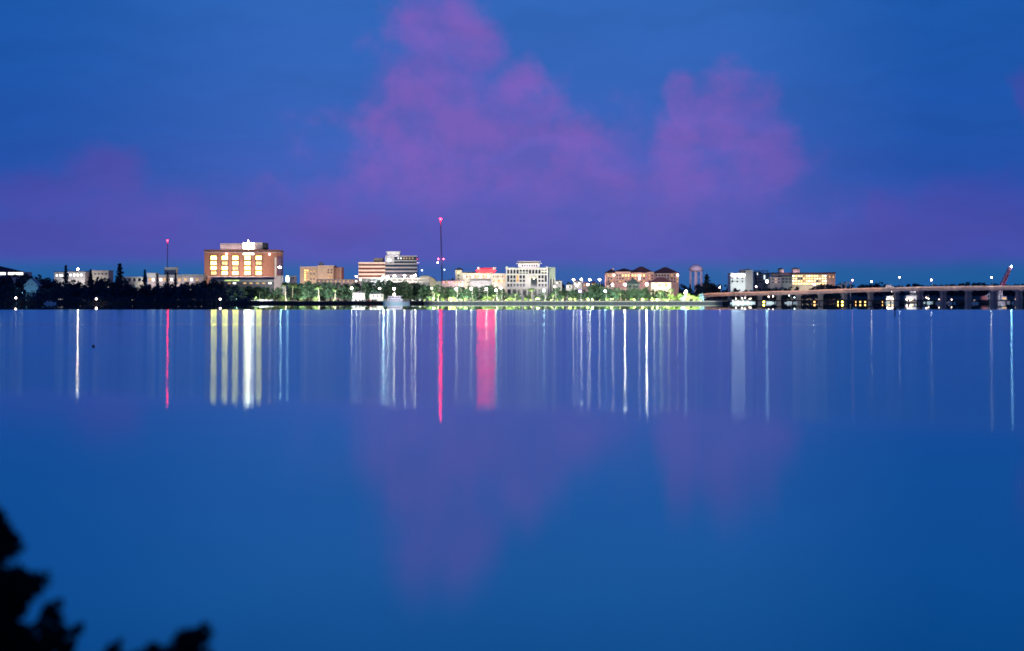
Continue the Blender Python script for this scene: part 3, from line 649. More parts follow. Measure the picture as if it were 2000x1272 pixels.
for k in range(13):
    x = 990.5+k*6.1
    win(b, x-.2, x+4.5, 526.6, 535, Y, dglass, lilac, 0, True)
    if not 8 <= k <= 9 and k not in (6, 7):
        win(b, x-.2, x+4.5, 537.6, 544.4 if k % 3 else 551, Y, dglass if k not in (3,) else dim_win, lilac)
        if k % 3: win(b, x-.2, x+4.5, 546.2, 551.4, Y, dglass, lilac)
        win(b, x-.2, x+4.5, 554.2, 560.5, Y, dglass, lilac)
for y in (536, 552.5, 561.5): block(b, 'string_course', white_w, 988.3, 1034 if y > 540 else 1070.3, y, y+.9, Y-.6, .58)
win(b, 1036.5, 1049.5, 540.5, 561, Y, dglass, white_w, 0, True)
block(b, 'entrance_canopy', cream, 1035.5, 1050.5, 540.5, 543, Y-4, 3.2); bulb(b, 1043, 544.5, Y-2.2, YG, 10, .45, 'canopy_light')
for k in range(8): win(b, 991+k*10, 998+k*10, 565, 577, Y, dglass, lilac)
for x in (989, 999.5, 1009.5, 1029.5, 1050, 1059.5, 1068): block(b, 'column', white_w, x, x+1.5, 563, None, Y-2.6, 1.2)
block(b, 'terrace', white_w, 988, 1071, 562.6, 563, Y-3, 2.6)
block(b, 'balcony', white_w, 1056, 1071, 529, 531.8, Y-1.5, 1.2); block(b, 'balcony', white_w, 1013, 1033, 531, 532.4, Y-1.2, .9)
block(b, 'side_wing', surf('green_glass', (.22, .26, .23), .4), 1072, 1084.5, 522.5, 544.5, Y+5, 24)
for y in (527, 532, 537): block(b, 'wing_band', grey_c, 1071.8, 1084.8, y, y+.8, Y+4.6, .35)
for x in (1072, 1078, 1083): block(b, 'wing_column', white_w, x, x+1.6, 544.7, None, Y+5.5, 1.3)
block(b, 'wing_core', grey_d, 1072.5, 1082.5, 544.7, None, Y+14, 10)
flood(988, 1085, 515, 535, Y, 5600, (.95, .86, 1.), 40, 13); 
area_light('floodlight', (X(1033, Y), Y+1, Z(523, Y)+.5), (X(1033, Y), Y+5, Z(517, Y)), 16, 1, 420, (1, .8, .9))
# small white houses in the gap
for px0, px1, t, bt, Y, mt, lb, wm_ in ((1085.5, 1097.5, 549.3, 558, 1660, white_w, 'glowing white box-shaped building right of the arched block', True), (1106, 1118, 557, 564, 1640, white_w, 'small white shop among trees, lowest of the white group', True),
                                   (1120, 1137, 550.5, 561, 1690, white_w, 'white gabled shop under the first pair of white lamps', True), (1139, 1151, 554, 561, 1700, pinkish, 'pink-walled shop under the third white lamp', False),
                                   (1155, 1165, 552.5, 558, 1720, grey_c, 'small grey shed under the fourth white lamp', False), (1186, 1196, 556.5, 561, 1650, white_w, 'white kiosk at the left foot of the maroon-roofed flats', False),
                                   (690, 712, 572.5, 578, 1560, white_w, 'lit white pavilion in the car park left of the yacht', True), (722, 748, 575, 580, 1562, white_w, 'long white-roofed shelter just left of the yacht', True)):
    b = bldg('small_building', (px0+px1)/2, Y, lb); block(b, 'wall', mt, px0, px1, t, None, Y, 9)
    xa, xb = X(px0, Y), X(px1, Y); MB().hip(xa, xb, Y, Y+9, Z(t, Y)+.05, 1.6, .5, .8).build('roof', grey_c if wm_ else maroon, b)
    k = 0; x = px0+1.5
    while x + 3 < px1: win(b, x, x+2.5, t+2, min(bt, t+5), Y, dglass if k % 2 else (cool_win if wm_ else dim_win)); x += 4.2; k += 1
    flood(px0, px1, t, bt, Y, (1500 if px0 > 800 else 160) if wm_ else 350, (1, .96, .93), 11, 3)
# flats with maroon roofs
Y = 1680; b = bldg('flats', 1255, Y, 'salmon block of flats under steep maroon hipped roofs with three peaks')
segs = ((1184.5, 1201, 533.5, 0), (1201.3, 1231, 531, -2), (1231.3, 1264, 533, 0), (1264.3, 1278, 531.5, -2), (1278.3, 1308, 534, 0), (1308.3, 1325.5, 532.5, -1.5))
for i, (x0, x1, t, dy) in enumerate(segs):
    block(b, 'wall', salmon if i not in (4,) else surf('mauve_render', (.34, .27, .30)), x0, x1, t, None, Y+dy, 26+dy)
for x0, x1, t, pk, dy in ((1184, 1206, 533.3, 526, -1), (1200, 1240, 530.8, 524.4, -3), (1231, 1277, 532.8, 520.5, -1), (1277.3, 1325.5, 533.8, 521.8, -2)):
    xa, xb = X(x0, Y), X(x1, Y); z = Z(t, Y)+.05; h = Z(pk, Y)-z
    MB().hip(xa, xb, Y+dy, Y+26, z, h, .9, .82).build('roof', maroon, b)
m = MB().pbox(1196, 1199, 524.5, 527, Y+6, 3).build('chimney', salmon, b)
random.seed(5)
for x0, x1, t, dy in segs:
    x = x0+2.6
    while x+3 < x1:
        for y in (536.5, 542.3, 548.2): win(b, x, x+2.9, y, y+3.4, Y+dy, random.choice([dglass, dglass, dglass, dim_win, dim_win]) if not (x0 > 1200 and x0 < 1232 and y < 540 and x > 1212) else amber_win, salmon)
        x += 5.6
block(b, 'balcony', pinkish, 1247, 1253, 541, 542, Y-1.5, 1.4); bulb(b, 1249, 538.5, Y-.9, PK, 30, .5, 'wall_light'); bulb(b, 1249, 544.5, Y-.9, PK, 22, .5, 'wall_light'); bulb(b, 1323.5, 537.5, Y-2.2, W_, 16, .5, 'wall_light'); bulb(b, 1199, 537.5, Y-1, W_, 8, .5, 'wall_light')
flood(1184, 1265, 535, 553, Y-2, 8000, (1, .78, .76), 26, 6); flood(1265, 1325, 535, 553, Y-2, 3000, (.95, .75, .8), 22, 4)
Y = 1620; b = bldg('pavilion', 1290, Y, 'cream pavilion with a maroon pyramid roof before the flats')
block(b, 'wall', cream, 1272, 1311, 552, None, Y, 14); MB().hip(X(1272, Y), X(1311, Y), Y, Y+14, Z(551.8, Y), Z(541.5, Y)-Z(551.8, Y), 1.4, .98).build('roof', maroon, b)
for k in range(6): win(b, 1274+k*6.2, 1277.6+k*6.2, 554.2, 560, Y, warm_win if k in (3, 5) else cool_win if k in (1,) else dim_win, white_w, 0, True)
flood(1272, 1311, 552, 565, Y, 6500, (1, .95, .75), 14, 4)
Y = 1625; b = bldg('pavilion', 1237, Y, 'dark pavilion with a green pyramid roof between two bright white lamps')
block(b, 'wall', roof_t, 1226, 1249, 555, None, Y, 12); MB().hip(X(1224, Y), X(1251, Y), Y-1, Y+13, Z(554.8, Y), Z(545, Y)-Z(554.8, Y), 1., .98).build('roof', roof_t, b)
for x in (1229, 1236, 1243): win(b, x, x+3.6, 557, 561, Y, dglass, roof_t)
# water tower
Y = 1900; b = bldg('water_tower', 1359, Y, 'pale pink-lit water tower, domed tank on slim columns', 'water tower')
c = at(1359.3, 531, Y); R = X(1373.4, Y) - X(1359.3, Y)
prof_t = [(R*.45, -.2), (R*.9, .8), (R, 2.3), (R*.98, 4), (R*.82, 5.7), (R*.5, 7.2), (R*.2, 8), (.01, 8.3)]
MB().lathe(c, prof_t, 28).build('tank', pale_st, b, None, True)
MB().lathe((c.x, c.y, GZ), [(1.9, -.5), (1.7, c.z-GZ-.05)], 14).build('riser', pale_st, b)
for a in range(6):
    t = a*math.pi/3+.26; MB().tube((c.x+R*.9*math.cos(t), c.y+R*.9*math.sin(t), GZ-.4), (c.x+R*.86*math.cos(t), c.y+R*.86*math.sin(t), c.z+.75), .75, .65, 10).build('column', pale_st, b)
m = MB()
for a in range(6):
    for za, zb in ((.5, .95), (.95, .5)):
        t0, t1 = a*math.pi/3+.26, (a+1)*math.pi/3+.26; m.tube((c.x+R*.87*math.cos(t0), c.y+R*.87*math.sin(t0), c.z*za), (c.x+R*.87*math.cos(t1), c.y+R*.87*math.sin(t1), c.z*zb), .09, None, 4)
m.build('bracing', steel_l, b)
area_light('floodlight', (c.x, c.y-55, c.z+8), (c.x, c.y, c.z+5), 6, 2, 16000, (1, .72, .88))
# white cubic block
Y = 1790; b = bldg('white_block', 1445, Y, 'white cube-like block with few dark windows and a taller grey side tower')
block(b, 'wall', surf('bright_white', (.8, .8, .78), .8, .06), 1427, 1456, 534.5, None, Y, 24); block(b, 'side_tower', surf('warm_grey', (.42, .39, .38), .85, .12), 1456.2, 1470.5, 527.5, None, Y-1, 26)
block(b, 'parapet', white_w, 1426.6, 1456, 533.2, 534.3, Y-.4, 25); block(b, 'roof_house', pinkish, 1446, 1456, 526.8, 533, Y+6, 10); block(b, 'roof_box', grey_c, 1458, 1465, 525.4, 527.3, Y+4, 8)
for x in (1429, 1438.6, 1448.6):
    for y in (542, 548.6): win(b, x, x+2.7, y, y+3., Y, dglass, white_w)
m = MB()
for k in range(7): m.pbox(1429.5+k*3.6, 1432+k*3.6, 536.6, 539.6, Y-.4, .35)
m.build('sign_and_glow_bars', glow('wall_glow_ice', (1.1, .97, 1.), 34), b)  # glowing bars added to the wall for its streak on the water
flood(1427, 1456, 530, 540, Y, 4200, (.9, 1., .97), 18, 9); flood(1456, 1471, 530, 560, Y-1, 1000, (1, .95, .9), 20, 6)
Y = 1840; b = bldg('blue_block', 1490, Y, 'dim blue-grey block with a bright globe light beside the white cube block')
block(b, 'wall', bglass, 1472, 1487, 531, None, Y, 20); block(b, 'wall', grey_c, 1479, 1491, 535.5, None, Y-3, 20, 'pale front bay'); block(b, 'wall', surf('blue_grey', (.16, .2, .26)), 1487.3, 1504, 533, None, Y+2, 20)
block(b, 'roof_frame', grey_c, 1474, 1502, 528.4, 529.6, Y+4, 12); 
for x in (1475, 1482, 1490, 1498): block(b, 'roof_post', grey_c, x, x+1.1, 529.8, 535.3, Y+5, 1)
for k in range(3):
    for y in (537, 543, 549): win(b, 1480+k*3.6, 1482.4+k*3.6, y, y+3.4, Y-3, dglass, grey_c)
MB().pbox(1491.6, 1494.6, 537.5, 546, Y+1.4, .5).build('lit_glazing', glow('ice_panel', (.7, .85, 1.), 1.4), b)
MB().tube(at(1479.4, 537, Y-4), at(1479.4, 533, Y-4), .4).build('tube_light', glow('tube_ice', (.8, .9, 1), 2.), b)
Y = 1770; lp = thing('globe_lamp', (X(1498, Y), Y, GZ), 'large bright white globe lamp before the dim blue-grey block', 'street lamp'); MB().tube((X(1498, Y), Y, GZ-.3), at(1498, 551.5, Y), .14).build('pole', steel, lp); bulb(lp, 1498, 550, Y, C_, 26, 1., 'globe')
# long yellow building
Y = 1800; b = bldg('long_building', 1570, Y, 'long building with red flat roofs, two roof towers and bright yellow gridded wing')
block(b, 'wall', pinkish, 1505, 1525.5, 541.5, None, Y-12, 20); block(b, 'wall', surf('grey_green', (.3, .34, .33)), 1525.8, 1546, 540.5, None, Y-10, 20)
block(b, 'wall', cream, 1546.3, 1616, 535.8, None, Y, 24); block(b, 'gable_wall', salmon, 1616.3, 1631.5, 534.8, None, Y-3, 26)
block(b, 'roof', maroon, 1545, 1617, 532.6, 535.6, Y-1.2, 26); block(b, 'roof', maroon, 1615, 1633, 532, 534.6, Y-4, 28); block(b, 'roof', maroon, 1503, 1546, 532.6, 534.4, Y+2, 20); block(b, 'roof', roof_d, 1524, 1547, 538.6, 540.3, Y-11, 22)
block(b, 'upper_wall', pinkish, 1510, 1544.6, 534.6, 541.3, Y+3, 16)
for x0, x1, t in ((1522.5, 1531, 526), (1549, 1562.5, 525.3)):
    tw = block(b, 'roof_tower', pinkish, x0, x1, t, 532.5, Y+3, 10); MB().hip(X(x0, Y), X(x1, Y), Y+3, Y+13, Z(t, Y)+.03, 1.4, .9, .95).build('tower_roof', maroon, tw)
for k in range(13):
    x = 1548+k*5.2
    for j, y in enumerate((537.6, 542.6, 547.6, 552.6)):
        win(b, x, x+3.4, y, y+3.2, Y, [cool_win, pale_win, dim_win, pale_win, pale_win, amber_win][(k*5+j*3+(k*j) % 4) % 6] if (k, j) not in ((2, 1), (3, 1), (9, 2)) else dglass, cream)
    block(b, 'column', white_w, x-1.3, x-.4, 537, 561, Y-1.6, .9)
for y in (541.3, 546.3, 551.3): block(b, 'gallery_slab', cream, 1546.5, 1615.8, y, y+.6, Y-1.7, 1.5)
for x in (1508, 1514, 1520): 
    for y in (544, 550): win(b, x, x+2.8, y, y+3, Y-12, dglass if x != 1514 else dim_win, pinkish)
for x in (1528, 1534.5, 1541): 
    for y in (543.5, 549.5): win(b, x, x+3.6, y, y+3, Y-10, dglass, grey_c)
for x in (1619, 1626): win(b, x, x+3, 538.5, 543, Y-3, dim_win, salmon, 0, True)
flood(1546, 1617, 535, 560, Y, 6000, (1, .86, .70), 18, 6); flood(1616, 1632, 535, 555, Y-3, 1500, (1, .70, .58), 18, 5); flood(1505, 1546, 540, 560, Y-12, 2600, (.95, .9, 1), 18, 5)
area_light('floodlight', (X(1545, Y), Y+.5, Z(533, Y)+.6), (X(1545, Y), Y+4, Z(528, Y)), 20, 1, 500, (1, .7, .8))
# grey open gantry building behind the bridge
Y = 1900; b = bldg('gantry_building', 1652, Y, 'grey stepped open-framed building just behind the bridge railing')
for x0, x1, t in ((1636, 1643, 557), (1643.3, 1652, 552.5), (1652.3, 1662, 551)): block(b, 'frame_wall', grey_c, x0, x1, t, t+2.2, Y, 8); block(b, 'post', grey_c, x0, x0+1.3, t+2.3, None, Y, 1.4); block(b, 'post', grey_c, x1-1.5, x1-.3, t+2.3, None, Y, 1.4)
bulb(b, 1665, 547.5, Y-1, (1, .3, .35), 22, .5, 'signal_light'); MB().tube(at(1665, 549, Y), at(1661, 560, Y), .3).build('signal_pole', steel_l, b)
flood(1636, 1664, 550, 560, Y, 1200, (1, .9, .9), 12, 4)

# ------------------------------------------------------------------ bridge
top_p = [(1372, 574), (1400, 571.8), (1480, 569.6), (1550, 567.8), (1600, 566), (1650, 564), (1700, 562.3), (1800, 560), (1900, 558.6), (2060, 557.6)]
BY = lambda px: 1750 - (px-1372)/688*400
br = thing('road_bridge', (X(1700, BY(1700)), BY(1700), 0), 'long concrete road bridge on pale piers crossing the river at the right', 'bridge')
conc = surf('bridge_concrete', (.30, .27, .29), .85, .18, .2); girder = surf('bridge_girder', (.30, .28, .32), .85, .18, .2)
def sweep(name, mat, dy0, dy1, dz0, dz1):
    m = MB(); vs = []; P = [1372 + i*8 for i in range(117)]
    for p in P:
        y = BY(p); x = X(p, y); z = Z(lerp(top_p, p), y)
        vs += [(x+dy0*.35, y+dy0, z+dz0), (x+dy0*.35, y+dy0, z+dz1), (x+dy1*.35, y+dy1, z+dz1), (x+dy1*.35, y+dy1, z+dz0)]
    k = len(P); fs = []
    for i in range(k-1):
        for j in range(4): a, c = i*4+j, i*4+(j+1) % 4; fs.append((a, c, c+4, a+4))
    fs += [(3,2,1,0), ((k-1)*4, (k-1)*4+1, (k-1)*4+2, (k-1)*4+3)]
    m.add(vs, fs); return m.build(name, mat, br)
sweep('deck', asphalt, -.2, 14.2, -1.55, -1.05); sweep('barrier', conc, -.5, -.22, -1.5, 0); sweep('barrier', conc, 14.22, 14.5, -1.5, 0); sweep('girder', girder, .2, 1.6, -3.9, -1.56); sweep('girder', girder, 12, 13.4, -3.9, -1.56)
for p in (1486, 1523, 1562, 1605, 1652, 1703, 1754, 1800, 1846, 1895, 1945, 1995, 2044, 2098, 2156, 2218, 2284):
    y = BY(p); x = X(p, y); z = Z(lerp(top_p, p), y) - 3.92
    pr = MB().box(x-1.5, x+1.5, y+1.5, y+12, -1.5, z-1.42).build('pier', conc, br); MB().box(x-2.2, x+2.2, y-.3, y+13.8, z-1.4, z-.02).build('pier_cap', girder, pr)
# bridge lamps
def lamp(px, py, Y, zb, rgb, L, label, group, name='street_lamp', r=.42, arm=1.2, lean=0, light=0):
    p = at(px, py, Y); e = thing(name, (p.x, Y, zb), label, 'street lamp', group)
    MB().tube((p.x+arm, Y, zb-.2), (p.x+arm, Y, p.z+.5), .13, .08).tube((p.x+arm, Y, p.z+.45), (p.x-.2, Y, p.z+.7), .07, .06, 5).build('pole', steel_l, e)
    MB().box(p.x-.6, p.x+.5, Y-.3, Y+.3, p.z+r*.9+.02, p.z+r*.9+.3).build('lamp_head', steel_l, e)
    bulb(e, px, py, Y, rgb, L, r)
    if light:
        l = bpy.data.lights.new('lamp_light', 'POINT'); l.energy = light; l.color = rgb; l.shadow_soft_size = .3
        o = bpy.data.objects.new('lamp_light', l); col.objects.link(o); o.parent = e; o.location = (0, -1., p.z - zb - .6)
    return e
for p, t, rgb, L, lb, li in ((1406, 561, PK, 42, 'first lamp on the bridge ramp, nearest the bright lawn', 5000), (1477, 560, PK, 38, 'bridge lamp in front of the white cube block', 5000), (1590, 555.5, PK, 28, 'bridge lamp in front of the yellow gridded wing', 6000), (1702, 550, O_, 62, 'orange-white bridge lamp left of the white lorry', 6000),
                             (1757, 541.5, W_, 22, 'tallest bridge lamp, right of the white lorry', 3500), (1819, 547, PK, 42, 'pale bridge lamp above the white yacht by the purple boathouse', 5000), (1936, 541.5, W_, 36, 'bridge lamp just left of the raised red drawbridge leaf', 5000)):
    y = BY(p); lamp(p, t, y+2, Z(lerp(top_p, p), y)-1.05, rgb, L, lb, 'lamps on the road bridge', 'bridge_lamp', .38, .9, 0, 0)
for p in range(1396, 2050, 72):  # area strips added off the deck to brighten the barrier face
    y = BY(p); z = Z(lerp(top_p, p), y)
    q = Vector((X(p, y), y, 0)); t = (Vector((X(p+8, BY(p+8)), BY(p+8), 0)) - q).normalized(); nn = Vector((-t.y, t.x, 0)); o = Vector((X(p, y)-.2, y-.5, z-.6))
    area_light('barrier_fill', o - nn*1.9 + Vector((0, 0, .3)), o + nn, 50, .3, 1250 if p < 1720 else 800, (1, .50, .30) if p < 1720 else (1, .72, .58))
# vehicles
def car(x, y, z, rz, paint, label, group=None, name='parked_car', kind='car', lamps=False):
    e = thing(name, (x, y, z), label, kind, group)
    sec = [(-2.1, .35), (2.1, .35), (2.15, .75), (1.9, .92), (1., .98), (.45, 1.42), (-1.1, 1.45), (-1.75, 1.0), (-2.1, .95)]
    if kind == 'lorry': sec = [(-3.6, .5), (3.4, .5), (3.4, 1.4), (3.1, 2.3), (1.9, 2.4), (1.8, 3.3), (-3.6, 3.3)]
    m = MB(); m.prism(sec, -.85, .85); o = m.build('body', paint); o.parent = e; o.location = (0, 0, 0)
    if kind != 'lorry':
        g = MB(); g.prism([(.92, .99), (.42, 1.37), (-1.06, 1.40), (-1.62, 1.02)], -.87, .87); o = g.build('windows', dglass); o.parent = e
    else:
        g = MB(); g.prism([(3.2, 1.5), (2.95, 2.2), (2.1, 2.25), (2.1, 1.5)], -.87, .87); o = g.build('windows', dglass); o.parent = e
    for wx in ((-1.35, 1.35) if kind != 'lorry' else (-2.4, 2.4)):
        for wy in (-.8, .8):
            t = MB(); t.tube((wx, wy-.12, .34), (wx, wy+.12, .34), .34 if kind != 'lorry' else .5, None, 12); o = t.build('wheel', rubber); o.parent = e
    if lamps:
        h = MB(); h.box(2.16, 2.2, -.7, -.3, .6, .78); o = h.build('headlight', glow('headlight', (1, .95, .8), 12)); o.parent = e
        h = MB(); h.box(2.16, 2.2, .3, .7, .6, .78); o = h.build('headlight', glow('headlight', (1, .95, .8), 12)); o.parent = e
        h = MB(); h.box(-2.16, -2.12, -.7, .7, .7, .85); o = h.build('tail_light', glow('tail_light', (1, .05, .02), 8)); o.parent = e
    e.rotation_euler = (0, 0, rz); return e
paints = {'white': surf('white_paint', (.75, .75, .76), .3, .05), 'silver': surf('silver_paint', (.4, .41, .43), .3, .05), 'red': surf('red_paint', (.35, .03, .03), .3, .05), 'dark': surf('dark_paint', (.03, .035, .05), .3, .05), 'blue': surf('blue_paint', (.04, .08, .25), .3, .05)}
random.seed(3)
for px, c, lb in ((494, 'white', 'white car at the left end of the left car park'), (502, 'silver', 'silver car second from the left in the left car park'), (513, 'white', 'white car parked below the brick tower podium'), (521, 'white', 'right-hand white car of the pair below the podium end'), (530, 'silver', 'silver car just left of the tallest palm'),
                  (690, 'white', 'white car left of the lit car park pavilion'), (699, 'silver', 'silver car in front of the lit car park pavilion'), (710, 'white', 'white car at the right of the lit pavilion'), (722, 'red', 'red car beside the long white shelter'), (734, 'white', 'white car nearest the yacht bow'), (818, 'white', 'white car parked right of the yacht'), (808, 'silver', 'silver car right of the yacht stern')):
    Y = 1528 + random.uniform(-2, 4); car(X(px, Y), Y, GZ+.04, random.uniform(-.2, .2), paints[c], lb, 'cars parked on the waterfront')
for px, c, lb, kd in ((1737, 'white', 'white box lorry crossing the bridge', 'lorry'), (1450, 'dark', 'dark car driving up the bridge ramp behind the first lamps', 'car'), (1560, 'silver', 'silver car on the bridge left of the yellow wing lamp', 'car'), (1668, 'red', 'red car on the bridge beside the grey gantry', 'car'), (1800, 'dark', 'dark car on the bridge left of the pale lamp', 'car'), (1880, 'white', 'white car on the right half of the bridge', 'car')):
    y = BY(px)+4; car(X(px, BY(px))+1.4, y, Z(lerp(top_p, px), BY(px))-1.04, -.66 if kd == 'car' else -.6, paints[c], lb, 'vehicles on the bridge', 'car' if kd == 'car' else 'lorry', kd, kd == 'car')

# ------------------------------------------------------------------ street lamps on land
LAMPS = [(31, 582, 1492, W_, 14, 'dock lamp low over the water at far left below the teal house'), (188, 584, 1492, W_, 16, 'dock lamp low over the water below the left wood'), (430, 584.5, 1492, W_, 9, 'dock lamp at the right end of the dark wood'),
 (687, 563, 1555, W_, 30, 'lamp left of the lit car park pavilion'), (696, 540.5, 1640, W_, 24, 'lamp at the left foot of the striped office'), (704, 546, 1640, W_, 16, 'small lamp at the left end of the parking deck'),
 (749, 540.5, 1645, C_, 190, 'brightest lamp on the parking deck, at its middle'), (757, 541, 1645, W_, 46, 'lamp right beside the brightest parking deck lamp'), (770.5, 538.5, 1646, W_, 44, 'lamp over the parking deck straight above the yacht mast'), (790, 538.5, 1646, W_, 42, 'lamp over the parking deck right of the yacht mast'),
 (804, 541, 1645, W_, 36, 'lamp close left of the last parking deck lamp'), (811, 538, 1646, W_, 60, 'last lamp at the right end of the parking deck'), (741.5, 563.5, 1545, W_, 24, 'low lamp above the long white shelter'), (769.5, 564, 1545, W_, 44, 'big low lamp straight behind the yacht'),
 (824, 528, 1720, C_, 5, 'faint blue lamp in the sky gap left of the tall radio tower'), (843, 563, 1530, YG, 12, 'yellow-green lamp in the pale lit garden'), (891, 564.5, 1540, W_, 42, 'first of three round lamps before the cream hotel'), (920.5, 564, 1540, W_, 30, 'middle one of three round lamps before the cream hotel'),
 (950, 564.5, 1540, W_, 50, 'third round lamp before the cream hotel, under the red sign'), (968.5, 567, 1518, YG, 46, 'yellow lamp post at the seawall right of the cream hotel lamps'), (978, 563, 1545, W_, 14, 'small lamp at the gap between hotel and white arched block'), (1062.5, 567, 1540, C_, 30, 'lamp at the right foot of the white arched block'),
 (1083, 560, 1560, W_, 14, 'dim lamp at the right column of the arched block'), (1120, 546.5, 1700, W_, 30, 'first of the row of four white lamps in the gap'), (1135.5, 546, 1700, W_, 62, 'second of the row of four white lamps in the gap'), (1152, 546.5, 1700, W_, 66, 'third of the row of four white lamps in the gap'), (1171, 546.5, 1700, W_, 42, 'fourth lamp of the row, nearest the flats'),
 (1148, 556, 1660, PK, 40, 'pinkish lamp below the third white lamp'), (1127, 557.5, 1650, W_, 26, 'lamp on the white gabled shop front'), (1132.5, 569, 1560, P_, 26, 'violet lamp in the dark trees of the gap'), (1182, 569, 1560, C_, 30, 'pale blue lamp at the left of the flats trees'),
 (1196.5, 556, 1600, PK, 62, 'pinkish lamp by the kiosk at the left foot of the flats'), (1220.5, 556, 1600, W_, 210, 'very bright white lamp before the green-roofed pavilion'), (1263, 555.5, 1600, W_, 330, 'brightest white lamp, between the two pavilions'), (1277.5, 557, 1600, PK, 50, 'lamp at the left corner of the cream pavilion'), (1290, 562, 1600, YG, 30, 'yellowish lamp under the cream pavilion eaves'),
 (1306, 560, 1600, O_, 22, 'orange lamp at the right corner of the cream pavilion'), (1340, 569, 1535, C_, 34, 'white lamp above the brightest floodlit lawn'), (1338, 572, 1530, W_, 20, 'lower twin of the lamp above the floodlit lawn')]
for px, py, Y, rgb, L, lb in LAMPS:
    lamp(px, py, Y, -.2 if Y < 1500 else GZ, rgb, L*1.15 if Y > 1500 else 14, lb, 'street lamps of the far bank', 'dock_lamp' if Y < 1500 else 'street_lamp', .5 if L < 25 else .62, .5 if Y < 1500 else 1.)
# unseen one-sided area lights added to brighten the shrubs and palms
random.seed(41)
for px in R_p(836, 1306, 13):
    k = random.choice((.5, .9, 1.4, 2.2)); rgb = random.choice(((1, 1, .62), (.88, 1, .66), (1, .93, .62), (.95, 1, .8)))
    area_light('garden_fill', (X(px, 1505), 1505, GZ+2.2), (X(px, 1505), 1518, GZ+3.2), 4, .8, 9000*k*(1.9 if 838 < px < 866 else 1), rgb)
for px, Y, z, pw, rgb, w in ((1318, 1508, 4, 12000, (.8, 1, .55), 10), (1340, 1505, 4, 15000, (.88, 1, .62), 12), (1362, 1505, 3, 9000, (.9, 1, .68), 10), (1392, 1505, 3, 7000, (.95, 1, .85), 12),
                             (566, 1532, 4, 5200, (.95, 1, .78), 6), (577, 1532, 4, 3600, (1, .9, .75), 4), (619, 1532, 4, 9500, (1, 1, .9), 7), (632, 1534, 3, 3500, (.9, 1, .8), 5), (652, 1532, 4, 6000, (.92, 1, .85), 7), (663, 1532, 3, 3500, (.9, 1, .9), 5),
                             (505, 1528, 3, 1200, (.8, 1, .8), 8), (460, 1521, 3, 1600, (.75, 1, .6), 4), (676, 1528, 4, 4500, (.95, 1, 1), 6), (698, 1528, 4, 3800, (1, 1, .95), 8), (722, 1528, 4, 3200, (.9, 1, 1), 8), (742, 1528, 3, 2600, (.9, 1, 1), 5), (815, 1516, 4, 3600, (.9, 1, .9), 6), (515, 1519, 3, 1500, (1, .97, .95), 14)):
    area_light('garden_fill', (X(px, Y), Y, GZ+z-1), (X(px, Y), Y+14, GZ+z+.5), w, 1., pw*(2.6 if px > 1300 else 2.2 if px < 672 else .45 if px < 760 else 1.), rgb)
# area lights added in front of the park trees to brighten them
for px, Y, pw, rgb in ((572, 1580, 3500, (.75, 1, .6)), (590, 1580, 2500, (.8, 1, .7)), (640, 1580, 3000, (.8, 1, .7)), (690, 1590, 2500, (.9, 1, .8)), (735, 1590, 2500, (.8, 1, .9)), (842, 1570, 4200, (1, 1, .6)), (862, 1570, 4200, (1, 1, .6)), (905, 1570, 3600, (.75, 1, .62)), (935, 1570, 2200, (.8, 1, .7)), (975, 1570, 3000, (1, .95, .6)),
                       (1005, 1548, 2600, (.9, 1, .6)), (1040, 1548, 2600, (1, 1, .6)), (1075, 1548, 2200, (.9, 1, .7)), (1095, 1580, 2200, (.8, 1, .7)), (1150, 1580, 1300, (.6, .9, 1)), (1195, 1570, 2200, (.7, 1, .8)), (1225, 1570, 2600, (.7, 1, .8)), (1262, 1570, 3000, (.75, 1, .7)), (1296, 1568, 4800, (.85, 1, .5)), (1312, 1560, 5200, (.75, 1, .45))):
    area_light('tree_fill', (X(px, Y), Y, GZ+1.4), (X(px, Y), Y+16, GZ+6.5), 5, 1, pw, rgb)
# one area strip added over the water to brighten the seawall cap
area_light('seawall_fill', (X(1120, 1501), 1496.5, GZ+2.6), (X(1120, 1501), 1500.5, GZ+.3), 250, .4, 9000, (1, .98, .9))

# ------------------------------------------------------------------ boats and river furniture
Y = 1480; b = thing('motor_yacht', (X(775, Y), Y, 0), 'white motor yacht with tall bridge deck and lit mast moored at the dark bank', 'boat')
x = lambda p: X(p, Y); z = lambda q: Z(q, Y)
m = MB(); secs = []
for p, hw, zt in ((746.5, .1, 588), (752, 1.5, 588.5), (762, 2.3, 589.2), (780, 2.5, 589.5), (800, 2.2, 589)):
    secs += [(x(p), Y-hw, z(zt)), (x(p)+(1.2 if p < 750 else 0), Y-hw*.75, -.3), (x(p)+(1.2 if p < 750 else 0), Y+hw*.75, -.3), (x(p), Y+hw, z(zt))]
fs = []
for i in range(4):
    for j in range(4): a, c = i*4+j, i*4+(j+1) % 4; fs.append((a, c, c+4, a+4))
fs += [(0,3,2,1), (16,17,18,19)]
MB().add(secs, fs).build('hull', boat_w, b)
MB().box(x(757), x(786), Y-1.7, Y+1.7, z(588.9), z(583.6)).build('cabin', boat_w, b); MB().box(x(759.5), x(782), Y-1.5, Y+1.5, z(583.5), z(579.4)).build('upper_cabin', boat_w, b); MB().box(x(758), x(785), Y-1.9, Y+1.9, z(579.3), z(578.5)).build('sun_roof', boat_w, b)
for i in range(5): MB().box(x(759+i*5), x(762+i*5), Y-1.78, Y-1.72, z(587), z(584.8)).build('window', dglass, b)
for i in range(4): MB().box(x(761+i*5.2), x(764.6+i*5.2), Y-1.58, Y-1.52, z(582.6), z(580.3)).build('window', dglass, b)
MB().tube((x(770), Y, z(578.4)), (x(770), Y, z(566)), .14, .07).tube((x(766), Y, z(573)), (x(774), Y, z(573)), .06).build('mast', boat_w, b)
